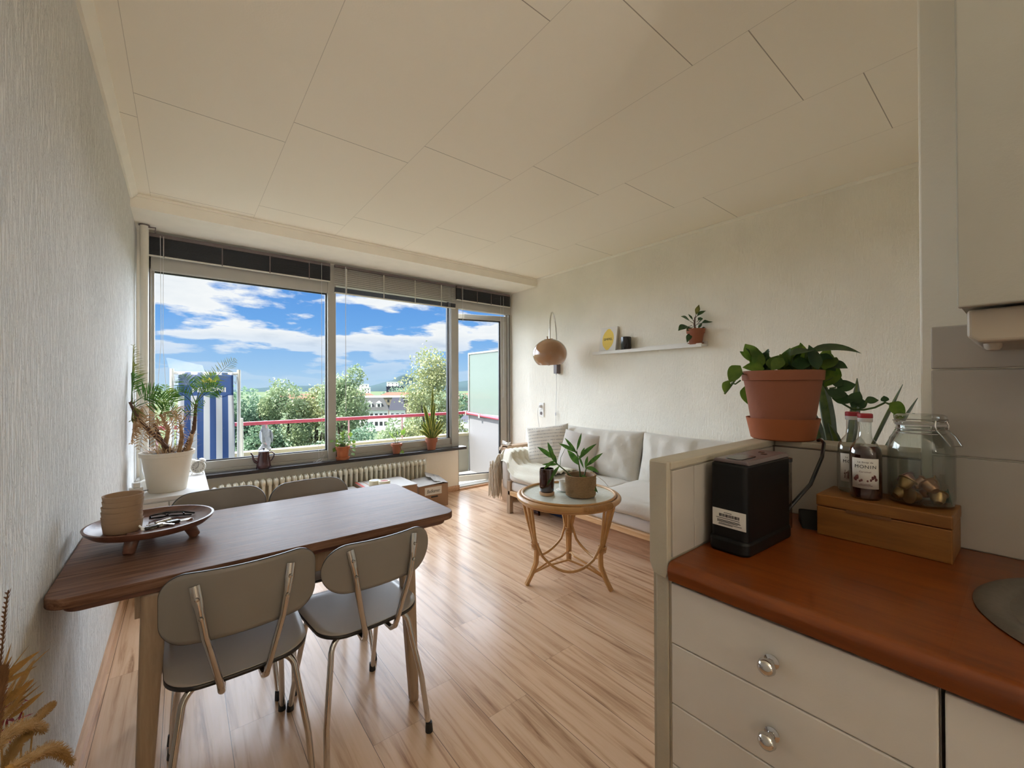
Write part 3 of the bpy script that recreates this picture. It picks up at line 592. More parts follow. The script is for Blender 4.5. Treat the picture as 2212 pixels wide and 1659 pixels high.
# houses
def house(name,label,cat,loc,rz,w,d,h,roof,rh,wallm,roofm,rows,cols,hip=True,grp=None,dorm=0):
    r=thing(name,label,cat,(loc[0],loc[1],-15),rz,grp)
    B(-w/2,w/2,0,d,0,h).build('wall',wallm,r,smooth=False)
    o=.4
    if roof:
        q=w*.18 if hip else 0
        MB().add([(-w/2-o,-o,h),(w/2+o,-o,h),(w/2+o,d+o,h),(-w/2-o,d+o,h),(-w/2+q,d/2,h+rh),(w/2-q,d/2,h+rh)],[(0,1,5,4),(1,2,5),(2,3,4,5),(3,0,4),(3,2,1,0)]).build('roof',roofm,r,smooth=False)
    else: B(-w/2-.3,w/2+.3,-.3,d+.3,h,h+rh).build('roof',roofm,r,smooth=False)
    for i in range(rows):
        for j in range(cols):
            x=-w/2+w*(j+.5)/cols; zz=h-1.9-i*3.0
            if zz<1: continue
            B(x-.5,x+.5,-.06,.05,zz-.7,zz+.7).build('window','win_dark',r,smooth=False)
    for k in range(dorm):
        x=-w/2+w*(k+1)/(dorm+1.0); dm=MB().box(x-.9,x+.9,.8,3.2,h+.9,h+2.5).add([(x-1.1,.7,h+2.5),(x+1.1,.7,h+2.5),(x,.7,h+3.4),(x-1.1,3.6,h+2.5),(x+1.1,3.6,h+2.5),(x,3.6,h+3.4)],[(0,1,2),(0,2,5,3),(1,4,5,2)]).build('dormer',wallm,r,smooth=False)
        B(x-.4,x+.4,.7,.82,h+1.2,h+2.2).build('dormer_window','win_dark',dm,smooth=False)
    return r
hy=-yaw+.28
house('villa','white villa with grey hipped roof and two small white dormers','building',(54.4,148.5),hy,9.8,9,7.6,True,4.4,'house_white','roof_grey',2,6,True,None,2)
house('villa','white house with dark slate roof adjoining the hipped villa','building',(61.8,144.8),hy,5.6,8,7.5,True,4.6,'house_white','roof_slate',1,3,True,None,0)
FG='town buildings beyond the trees'
house('apartment_block','long low beige flat-roofed block behind the villas','building',(82,222),hy,44,12,10.2,False,.7,'house_beige','house_white',2,16,False,FG)
house('apartment_block','small flat white block right behind the slate roof','building',(92,200),hy,12,10,8.7,False,.6,'house_beige','roof_grey',2,5,False,FG)
for q,(x,y,w,hh,lab) in enumerate(((95,300,34,8.2,'row of red roofed houses behind the beige block'),(125,292,26,8.6,'red roofed houses left of the airy tree'),(62,319,26,8.0,'far red roofed houses beside the uneven tree'),(150,340,40,8.0,'red roofed row behind the airy tree'))):
    house('terrace_house',lab,'building',(x,y),hy,w,10,hh,True,3.2,'house_beige','roof_red',1,8,True,FG)
house('office_block','dark flat-roofed office block at the foot of the hill','building',(203,482),hy,21,20,15.2,False,1.2,'house_dark','house_dark',2,8,False,FG)
for q,(x,y,w,hh,lab) in enumerate(((168,486,10,14.5,'white tower-like building left of the dark office block'),(232,560,16,22,'pale block on the slope right of the office block'),(190,560,14,19,'pale block on the slope above the office block'))):
    house('distant_block',lab,'building',(x,y),hy,w,14,hh,False,.6,'house_white','house_white',2,3,False,FG)
house('house','grey roofed white house seen through the open door','building',(53,73),hy+.2,9,8,8.3,True,3.4,'house_white','roof_slate',2,4,True,FG)
house('apartment_block','near beige block with green windows seen through the open door','building',(28.6,41.8),hy+.2,4.6,6,10.2,False,.3,'house_beige','roof_grey',3,2,False,FG)
house('terrace_house','pinkish low roofs farther off through the open door','building',(118,180),hy+.2,26,10,9.5,True,3,'house_beige','roof_red',2,8,True,FG)
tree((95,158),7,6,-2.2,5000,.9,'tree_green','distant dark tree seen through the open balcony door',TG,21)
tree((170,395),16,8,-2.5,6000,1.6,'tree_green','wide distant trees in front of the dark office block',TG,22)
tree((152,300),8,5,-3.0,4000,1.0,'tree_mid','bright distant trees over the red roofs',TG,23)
# ================================================================ white cabinet in the corner and what stands on it
cb_=thing('low_cabinet','low white-topped cabinet in the corner under the potted palm','cabinet',(-.067,3.84,0))
B(-.205,.208,-.45,.44,.535,.56).build('top','melamine',cb_,smooth=False,bevel=.002)
B(-.20,.203,-.445,.44,.04,.535).build('body','melamine',cb_,smooth=False)
for s_ in (0,1): B((-.199,.003)[s_],(-.001,.202)[s_],-.463,-.446,.05,.53).build('door','melamine',cb_,smooth=False,bevel=.002)
B(-.19,.19,-.42,.42,0,.04).build('plinth','melamine',cb_,smooth=False)
pp=thing('potted_palm','half withered potted palm in a large cream pot on the corner cabinet','plant',(-.078,3.61,.56))
MB().lathe([(0,0),(.098,0),(.102,.006),(.134,.232),(.146,.235),(.149,.262),(.138,.262),(.135,.235)],(0,0,0),40).build('pot','cream_pot',pp)
MB().lathe([(.133,.235),(.09,.245),(0,.25)],(0,0,0),24).build('soil','soil',pp)
def P(u,v,y=3.6):  # coordinates on a vertical plane through the pot, measured from the photograph
    return Vector((-.214+(u-303)*.00237+.078, y-3.61, .82-(v-975)*.00315-.56))
def frond(tipu,tipv,bu,bv,kind,L=.11,n=15,dy=0.0,w=.012,bow=.04,by=0.0):
    b0=P(bu,bv)+Vector((0,by,0)); t0=P(tipu,tipv)+Vector((0,dy,0)); t0.x=max(t0.x,-.176); mid=(b0+t0)/2+Vector((0,0,bow))
    st_=MB(); lf=MB(); pts=[]
    for i in range(13):
        t=i/12; p=b0*(1-t)**2+mid*2*t*(1-t)+t0*t*t; pts.append(p)
    st_.tube(pts,[.0030-.0022*i/12 for i in range(13)],5)
    fr=st_
    for i in range(n):
        t=.28+.72*i/(n-1); k=min(11,int(t*12)); p=b0*(1-t)**2+mid*2*t*(1-t)+t0*t*t
        d=(pts[k+1]-pts[k]).normalized(); side=d.cross(Vector((.15,-1,.2))).normalized()
        ll=L*(math.sin(PI*min(1,.25+.72*t))**.7)*random.uniform(.8,1.1)
        for s_ in (-1,1):
            ll*=.95; dd=(d*random.uniform(.45,.75)+side*s_+Vector((0,random.uniform(-.5,.3),random.uniform(-.1,.15)))).normalized()
            if (p+dd*ll).x<-.19: dd.x=abs(dd.x)*.1
            fr.leaf(p,dd,(0,-1,.4),ll,w*.52,random.uniform(.1,.5) if kind!='d' else random.uniform(.2,.9),4,.25)
    fr.v=[(max(q[0],-.194),q[1],q[2]) for q in fr.v]
    fr.build('frond',{'g':'leaf_green','b':'leaf_bright','d':'leaf_dry','o':'leaf_olive'}[kind],pp)
TR=[((372,972),(300,905),(282,868)),((352,975),(362,930),(345,895)),((395,978),(420,930),(424,875)),((385,975),(392,945),(389,918)),((362,980),(345,950),(330,915)),((402,972),(412,955),(415,940))]
for k,(a,m_,b_) in enumerate(TR):
    yo=(-.03,.03,0,-.05,.05,-.06)[k]
    pts=[P(*a)+Vector((0,yo,-.02)),P(*m_)+Vector((0,yo,0)),P(*b_)+Vector((0,yo,0))]
    tb=MB().tube(pts,[.013,.012,.008],8)
    for i in range(46):
        t=random.random(); q=pts[0].lerp(pts[1],t*2) if t<.5 else pts[1].lerp(pts[2],t*2-1); a_=random.uniform(0,2*PI)
        tb.leaf(q,(math.cos(a_),math.sin(a_),random.uniform(.4,1.5)),(0,0,1),random.uniform(.03,.075),.006,random.uniform(-.3,1.2),3,.2)
    tb.v=[(max(q[0],-.19),q[1],q[2]) for q in tb.v]
    tb.build('trunk','trunk_bark' if k%2==0 else 'leaf_dry',pp)
for a in [(288,752,285,868,'o',.085,17,.02,.007,.0),(250,812,287,872,'g',.10,14,-.05),(262,790,285,872,'o',.10,14,.05),
  (240,905,292,880,'o',.10,14,-.05,.012,.08),(236,950,295,885,'d',.10,13,.0,.013,.16),(262,950,300,895,'d',.09,12,-.08,.013,.10),
  (345,845,288,872,'g',.11,15,-.09,.012,.03),(372,868,290,880,'g',.12,15,-.12,.014,.05),(355,835,348,895,'b',.10,14,.02,.012,.02),(380,848,345,895,'b',.08,12,.06),
  (392,812,424,875,'g',.10,15,-.03,.011,.03),(520,775,424,872,'o',.10,18,.0,.008,.05),(470,812,424,875,'b',.11,15,-.06,.013,.06),
  (485,846,424,875,'g',.10,14,-.08,.012,.08),(446,818,424,872,'g',.10,14,.06,.011,.04),(372,846,422,880,'g',.09,13,.05),(442,870,389,916,'g',.07,10,-.08),(360,880,389,918,'g',.07,10,.02),
  (300,962,330,915,'d',.08,12,-.06,.012,.10),(335,965,345,905,'d',.09,12,-.10,.013,.12),(378,945,350,898,'d',.09,13,-.10,.012,.14),(318,945,345,900,'d',.09,13,.04,.012,.12),
  (395,950,352,898,'d',.08,12,.08,.012,.15),(290,930,292,885,'d',.08,12,.08,.012,.12),(322,905,300,880,'d',.09,13,-.04,.012,.07),(410,905,352,893,'d',.08,12,-.02,.010,.05)]:
    frond(*a)
for i in range(70):
    pass
dl=MB()
for i in range(120):
    a=random.uniform(0,2*PI); q=random.uniform(.01,.12); dl.leaf((q*math.cos(a),q*math.sin(a),.25),(math.cos(a)*.7+random.uniform(-.3,.3),math.sin(a)*.7,random.uniform(.1,1.3)),(0,0,1),random.uniform(.04,.11),.006,random.uniform(0,1.4),4,.2)
dl.v=[(max(q[0],-.19),q[1],q[2]) for q in dl.v]
dl.build('dead_leaves','leaf_dry',pp)
ac=thing('alarm_clock','small white twin-bell alarm clock on the cabinet beside the cream pot','clock',(.092,4.12,.56),math.radians(12))
def ring(c,R,r,ax='y',n=28):
    pts=[]
    mb=MB()
    pts=[(c[0]+R*math.cos(2*PI*i/n),c[1],c[2]+R*math.sin(2*PI*i/n)) for i in range(n+1)]; return mb.tube(pts,r,8,False)
mb=MB().lathe([(0,-.02),(.046,-.02),(.052,-.014),(.052,.018),(.048,.024),(.046,.018),(0,.018)],(0,0,0),32); mb.xf(T(0,0,.060)@Matrix.Rotation(PI/2,4,'X')); mb.build('case','white_gloss',ac)
mb=MB().lathe([(0,0),(.044,0)],(0,0,0),32); mb.xf(T(0,-.0185,.060)@Matrix.Rotation(PI/2,4,'X')); mb.build('dial','book_white',ac)
for k in range(12):
    a=PI/2-2*PI*(k+1)/12; text(str(k+1),.013,ac,T(.034*math.cos(a),-.0195,.060+.034*math.sin(a))@FACE_MY,'ink',name='numeral')
MB().tube([(0,-.020,.06),(.006,-.020,.086)],.0012,5).build('minute_hand','ink',ac); MB().tube([(0,-.020,.06),(-.017,-.020,.048)],.0015,5).build('hour_hand','ink',ac)
for s_ in (-1,1):
    MB().lathe([(0,.02),(.015,.017),(.024,.006),(.026,0)],(0,0,0),18).xf(T(s_*.032,0,.103)@Matrix.Rotation(s_*.6,4,'Y')).build('bell','white_gloss',ac,solid=.0015)
    MB().tube([(s_*.03,0,.015),(s_*.04,0,0)],.004,6).build('foot','white_gloss',ac)
MB().tube([(0,0,.11),(0,0,.128)],.003,6).build('hammer','chrome',ac)
pl=thing('plug_adapter','white socket adapter with black cord on the corner cabinet','adapter',(-.235,3.60,.56),.3)
B(-.03,.03,-.03,.03,0,.045).build('block','white_gloss',pl,bevel=.006); B(-.018,.018,-.02,.02,.045,.075).build('plug','white_gloss',pl,bevel=.005)
MB().tube([(.02,-.03,.02),(.05,-.05,.025),(.075,.0,.06),(.07,.05,.03)],.0025,6).build('cord','black_plastic',pl)
wb=thing('night_light','small rounded white device with a cord behind the cream pot','night light',(-.195,3.72,.56))
MB().lathe([(0,0),(.035,0),(.04,.006),(.043,.03),(.035,.055),(.015,.068),(0,.07)],(0,0,0),24).build('body','white_gloss',wb)
MB().tube([(0,.01,.065),(-.02,.05,.12),(-.03,.12,.22),(-.02,.2,.4)],.004,6).build('cord','cord',wb)
# ================================================================ things on the black sill
tp=thing('teapot','dark maroon enamel coffee pot with curved spout on the sill','coffee pot',(.562,4.228,.534))
MB().lathe([(0,0),(.056,0),(.058,.004),(.056,.03),(.040,.138),(.041,.142),(.039,.145)],(0,0,0),32).build('body','enamel',tp)
MB().lathe([(.042,.143),(.043,.147),(.03,.156),(.008,.160),(.007,.166),(.010,.172),(.007,.179),(0,.18)],(0,0,0),28).build('lid','enamel_grey',tp)
MB().tube([(-.048,0,.05),(-.066,0,.062),(-.078,0,.085),(-.083,0,.115),(-.093,0,.135),(-.100,0,.138)],[.014,.011,.008,.0065,.0055,.006],12).build('spout','enamel',tp)
MB().tube([(.040,0,.128),(.062,0,.135),(.080,0,.12),(.078,0,.095),(.062,0,.065),(.050,0,.052)],[.005,.005,.006,.006,.005,.004],8).build('handle','enamel',tp)
MB().tube([(.038,0,.15),(.052,0,.154)],.004,6).build('hinge','enamel',tp)
def pot(parent,r0,r1,h,rim=.012,m='terracotta',saucer=None,n=32):
    t=.006
    MB().lathe([(0,0),(r0,0),(r1-.003,h-rim*1.6),(r1+.003,h-rim*1.6),(r1+.005,h),(r1-t,h),(r1-t-.002,h-.02),(0,h-.02)],(0,0,saucer[1]*.35 if saucer else 0),n).build('pot',m,parent)
    if saucer: MB().lathe([(0,0),(saucer[0]*.88,0),(saucer[0],saucer[1]),(saucer[0]-.005,saucer[1]),(saucer[0]*.84,.006),(0,.006)],(0,0,0),n).build('saucer',m,parent)
def soil(parent,r,z): MB().lathe([(r,z-.002),(r*.6,z+.003),(0,z+.004)],(0,0,0),20).build('soil','soil',parent)
pa=thing('potted_pilea','round-leaved plant in a terracotta pot with saucer beside the thick mullion','plant',(1.235,4.222,.534)); pa.scale=(1.32,1.32,1.32)
pot(pa,.037,.047,.092,.014,'terracotta_bright',(.049,.016)); soil(pa,.040,.080)
st_=MB(); lv=MB()
for i in range(30):
    a=random.uniform(0,2*PI); q=random.uniform(.01,.085); hh=random.uniform(.10,.20)-q*.5; p0=Vector((.01*math.cos(a),.01*math.sin(a),.09)); p1=Vector((q*math.cos(a),q*.7*math.sin(a)-.01,hh+.01))
    if i<5: p1=Vector((.06+.004*i,-.03,.04+.03*i))
    if i in (6,7,8): p1=Vector((.012+.02*(i-6),-.01,.215-.012*(i-6)))
    st_.tube([p0,(p0+p1)/2+Vector((0,0,.02)),p1],.0014,5)
    d=Vector((math.cos(a)*.6,math.sin(a)*.4-.5,random.uniform(-.6,.4))); lv.leaf(p1-d.normalized()*.01,d,(0,-.6,1),random.uniform(.028,.042),random.uniform(.026,.038),.5,6,.1,.6,.5)
st_.build('stem','stem_green',pa); lv.build('leaves','leaf_bright',pa)
pb=thing('potted_cutting','tiny plant with one round leaf in a dark terracotta pot, middle of the sill','plant',(1.79,4.22,.534)); pb.scale=(1.38,1.38,1.38)
pot(pb,.027,.038,.076,.012,'terracotta',None); soil(pb,.030,.062)
s_=MB().tube([(0,0,.06),(.012,0,.10),(.03,0,.135),(.048,0,.155)],.0018,6).tube([(0,0,.06),(-.02,-.01,.10),(-.045,-.01,.135)],.0016,5).tube([(-.01,0,.06),(-.008,0,.11),(.01,0,.14)],.0014,5).tube([(0,-.03,.075),(.01,-.05,.05),(.02,-.055,.01)],.0014,5)
s_.build('stem','stem_green',pb)
l_=MB().leaf((.042,0,.135),(.35,-.1,1),(0,-1,0),.062,.042,.1,7,.1,.6,.5)
for q in ((-.045,-.01,.13),(-.03,-.01,.11),(-.01,-.01,.10),(.01,0,.14),(-.05,-.01,.14)): l_.leaf(q,(-.4+random.random()*.5,-.2,.8),(0,-1,.2),.04,.009,.3,4,.2)
l_.leaf((.015,-.055,.03),(.3,-.3,-.6),(0,-.7,.7),.035,.026,.2,6,.1,.6,.5).leaf((.02,-.055,.015),(-.5,-.3,-.1),(0,-.7,.7),.03,.02,.2,6,.1,.6,.5)
l_.build('leaves','leaf_bright',pb)
pc=thing('potted_sansevieria','variegated sansevieria with tall yellow-edged blades at the right end of the sill','plant',(2.205,4.222,.534)); pc.scale=(1.5,1.5,1.5)
pot(pc,.030,.041,.090,.022,'terracotta',None); soil(pc,.034,.078)
def blade(par,b,tip,w,kind=0,mats=('snake_leaf','snake_edge'),y0=0):
    b=Vector(b); tip=Vector(tip); mid=(b+tip)/2+Vector(((tip.x-b.x)*-.10,0,(tip-b).length*.06)); mb=MB(); n=14
    side=Vector((1,.25*((hash((round(tip.x,3)))%5)-2)*.3,0)); vs=[]
    for i in range(n+1):
        t=i/n; p=b*(1-t)**2+mid*2*t*(1-t)+tip*t*t
        ww=w*.5*(.55+.9*t if t<.5 else 1.0)*(1 if t<.55 else math.cos(PI/2*((t-.55)/.45)**1.4)); ww=max(ww,.0006)
        d=((tip-b).normalized()); sd=(side-d*side.dot(d)).normalized(); nn=sd.cross(d)
        for k,c in ((-1,.25),(-.66,.05),(0,-.12),(.66,.05),(1,.25)): vs.append(p+sd*ww*k+nn*ww*c)
    fs=[];o=len(mb.v)
    for i in range(n):
        for k in range(4):
            fs.append((i*5+k,i*5+k+1,(i+1)*5+k+1,(i+1)*5+k)); 
    mb.add(vs,fs); mb.mi=[1 if (j%4) in (0,3) else 0 for j in range(len(fs))]
    mb.build('blade',list(mats),par,solid=.0015)
for b_,tip,w in [((-.005,0,.08),(-.075,-.02,.345),.030),((0,.01,.08),(.012,.0,.475),.020),((.008,.01,.08),(.030,0,.36),.022),((-.01,0,.08),(-.02,-.01,.245),.028),
   ((-.012,-.01,.08),(-.10,-.02,.20),.026),((-.015,-.01,.08),(-.118,-.03,.155),.024),((.01,0,.08),(.085,.0,.225),.022),((.012,-.01,.08),(.102,-.01,.20),.024),((.015,-.01,.08),(.085,-.03,.15),.022),
   ((0,-.015,.08),(.015,-.03,.21),.028),((-.008,-.015,.08),(-.04,-.04,.17),.026),((.006,.015,.08),(.055,.03,.235),.022),((-.006,.015,.08),(-.055,.03,.215),.022),((.0,-.02,.08),(.04,-.04,.165),.024),((.0,-.02,.08),(-.012,-.045,.15),.022)]:
    blade(pc,b_,tip,w)
# ================================================================ cardboard boxes by the radiator
c1=thing('cardboard_box','open moving box with white-lined flaps and a handwritten taped label, right of the others','box',(2.025,3.96,0),math.radians(-1.5))
bx=MB().box(-.165,.165,-.135,.13,0,.003).box(-.165,-.161,-.135,.13,0,.232).box(.161,.165,-.135,.13,0,.232).box(-.165,.165,-.135,-.131,0,.232).box(-.165,.165,.126,.13,0,.232)
bx.build('carton','cardboard',c1,smooth=False)
MB().add([(-.167,-.137,.234),(.10,-.137,.247),(.12,.10,.285),(-.15,.10,.262)],[(0,1,2,3)]).build('flap','card_top',c1,smooth=False,solid=.004)
MB().add([(.165,-.137,.235),(.185,.12,.262),(.02,.13,.318),(-.02,.0,.300),(.015,-.03,.29),(.02,-.10,.266)],[(0,1,2,3,4,5)]).build('flap','card_top',c1,smooth=False,solid=.004)
B(-.10,.09,-.1375,-.1355,.135,.215).build('label','paper_label',c1,smooth=False)
text('Badkamer',.050,c1,T(-.005,-.1385,.172)@FACE_MY,'ink',shear=.2,sx=.72)
B(-.03,.045,-.1378,-.135,.105,.120).build('hand_hole','gasket',c1,smooth=False)
c2=thing('cardboard_box','closed white-topped moving box carrying two tape rolls','box',(1.53,3.87,0))
B(-.225,.225,-.215,.205,0,.312).build('carton','cardboard',c2,smooth=False,bevel=.002)
B(-.23,.23,-.22,.21,.312,.318).build('lid','card_top',c2,smooth=False,bevel=.001)
B(-.23,-.205,-.22,.21,.318,.3195).build('tape_strip','tape_red',c2,smooth=False)
B(-.16,-.15,-.21,.20,.318,.319).build('fold_line','cardboard',c2,smooth=False)
c3=thing('cardboard_box','white-topped moving box left of the one with tape rolls','box',(1.07,3.84,0),math.radians(2))
B(-.215,.215,-.21,.20,0,.285).build('carton','cardboard',c3,smooth=False,bevel=.002); B(-.22,.22,-.215,.205,.285,.291).build('lid','card_top',c3,smooth=False)
B(-.01,.05,-.215,.205,.291,.2925).build('tape_strip','cord',c3,smooth=False)
for i,(x,y,mt,lab) in enumerate(((1.415,3.84,'tape_core_grey','clear tape roll with grey core, the farther of two on the box'),(1.475,3.765,'tape_core','clear tape roll with maroon core, the nearer of two on the box'))):
    r_=thing('tape_roll',lab,'tape',(x,y,.318),0,'tape rolls on the moving box')
    MB().lathe([(.036,0),(.052,0),(.054,.003),(.054,.047),(.052,.05),(.036,.05),(.036,0)],(0,0,0),36).build('tape','tape_roll',r_)
    MB().lathe([(.036,.0),(.0345,.0),(.0345,.050),(.036,.050)],(0,0,0),36).build('core',mt,r_); MB().lathe([(0,.032),(.0345,.032)],(0,0,0),30).build('label_disc',mt,r_)
# ================================================================ dining table
dt=thing('dining_table','teak dining table with rounded corners, pale legs, pushed against the left wall','table',(.315,1.82,0))
def rrect(x0,x1,y0,y1,r,n=8,bow=0):
    p=[]
    for cx,cy,a0 in ((x1-r,y1-r,0),(x0+r,y1-r,PI/2),(x0+r,y0+r,PI),(x1-r,y0+r,1.5*PI)):
        for i in range(n+1):
            a=a0+PI/2*i/n; p.append((cx+r*math.cos(a),cy+r*math.sin(a)))
    return p
MB().prism(rrect(-.585,.575,-.338,.325,.055),.703,.73).build('tabletop','teak_top',dt,bevel=.003,seg=3)
MB().prism(rrect(-.555,.548,-.310,.298,.04),.680,.7028).build('pull_out_leaf','teak_tray',dt,bevel=.006,seg=3)
MB().box(-.40,.42,-.255,-.235,.60,.68).box(-.40,.42,.235,.255,.60,.68).box(-.42,-.40,-.255,.255,.60,.68).box(.42,.44,-.255,.255,.60,.68).build('apron','beech',dt,smooth=False)
for sx in (-1,1):
    for sy in (-1,1):
        xt,yt,xb,yb=.375*sx+.0,.27*sy,.405*sx,.285*sy; mb=MB(); vs=[]
        for (x,y,zz,w_) in ((xb,yb,0,.017),(xt,yt,.68,.030)):
            vs+=[(x-w_,y-w_,zz),(x+w_,y-w_,zz),(x+w_,y+w_,zz),(x-w_,y+w_,zz)]
        mb.add(vs,[(3,2,1,0),(4,5,6,7),(0,1,5,4),(1,2,6,5),(2,3,7,6),(3,0,4,7)]).build('leg','beech',dt,bevel=.010,seg=3)
# ---- tray on three feet, bowls, keys
tr=thing('serving_tray','round dark wooden footed tray on the dining table','tray',(-.08,1.86,.73))
MB().lathe([(0,.046),(.150,.048),(.166,.062),(.170,.072),(.163,.0725),(.148,.060),(0,.057)],(0,0,0),64).build('dish','teak_tray',tr)
for a in (-115,-20,95):
    q=math.radians(a); cx_,sx_=math.cos(q),math.sin(q)
    MB().tube([(.125*cx_,.125*sx_,.0),(.122*cx_,.122*sx_,.004),(.095*cx_,.095*sx_,.056)],[.012,.0155,.020],16).build('foot','teak_tray',tr)
bw_=thing('bowl','tan stoneware bowl at the bottom of the stack on the tray','bowl',(-.15,1.82,.788),0,'stoneware bowls stacked on the tray')
MB().lathe([(0,0),(.043,0),(.046,.003),(.050,.033),(.0505,.036),(.047,.036),(.044,.008),(0,.006)],(0,0,0),40).build('vessel','stoneware',bw_)
for k,lab in enumerate(('second tan stoneware bowl from the bottom of the stack','third tan stoneware bowl up in the stack on the tray','fourth tan stoneware bowl up in the stack on the tray','fifth tan stoneware bowl, just under the top one','topmost tan stoneware bowl of the stack, open inside')):
    c=copy_tree(bw_); c.location=(-.15+random.uniform(-.0015,.0015),1.82+random.uniform(-.0015,.0015),.788+.0165*(k+1)); c.rotation_euler[2]=k; c['label']=lab
gs=thing('eyeglasses','folded black-framed glasses lying on the far side of the tray','glasses',(-.03,1.90,.789),math.radians(-12))
MB().tube([(-.065,.02,.008),(-.02,.022,.013),(.03,.012,.012),(.065,.0,.006)],[.003,.004,.004,.003],6).build('temple','black_plastic',gs)
MB().tube([(-.06,-.01,.006),(0,.0,.006),(.06,-.02,.006)],[.003,.003,.003],6).build('temple','black_plastic',gs)
for s_ in (-1,1): ring((0,0,0),.021,.0022).xf(T(s_*.024-.01,-.012,.012)@Matrix.Rotation(.9,4,'X')@Matrix.Diagonal((1.1,1,.75,1))).build('rim','black_plastic',gs)
ks=thing('key_bunch','bunch of keys with black fob near the front of the tray','keys',(-.055,1.80,.788),.3)
ring((0,0,0),.013,.0012).xf(T(0,0,.004)@Matrix.Rotation(PI/2,4,'X')).build('ring','silver_key',ks)
MB().box(.012,.05,-.010,.012,.001,.011).build('fob','black_plastic',ks,bevel=.004); MB().box(-.045,-.008,-.012,.0,.001,.010).build('fob','black_plastic',ks,bevel=.004)
for a,dx in ((.6,0),(-.9,0),(2.2,-.005),(3.6,.004)):
    mb=MB().lathe([(0,0),(.010,0),(.010,.0022),(0,.0022)],(0,0,0),16).box(.009,.040,-.003,.003,0,.0022).box(.026,.030,.003,.006,0,.0022).box(.034,.038,.003,.005,0,.0022); mb.xf(T(dx,0,.004+.002*a%.006)@rot_z(a)@Matrix.Rotation(.08,4,'Y')); mb.build('key','silver_key',ks,smooth=False)
MB().lathe([(0,0),(.006,0),(.006,.045),(0,.046)],(0,0,0),14).xf(T(-.01,.018,.008)@rot_z(.3)@Matrix.Rotation(PI/2,4,'Y')).build('metal_tube','steel',ks)
wk=thing('white_key','small white-headed key leaning against the bowls','key',(-.100,1.790,.788),1.0)
MB().lathe([(0,0),(.009,0),(.009,.004),(0,.004)],(0,0,0),16).box(-.003,.003,.008,.038,0,.004).xf(Matrix.Rotation(.75,4,'X')@T(0,0,.001)).build('key','key_white',wk,bevel=.001)
cd=thing('paper_slip','small white slip of paper lying at the right of the keys','paper',(.006,1.835,.789),.2)
B(-.022,.022,-.012,.012,0,.001).build('slip','key_white',cd,smooth=False)
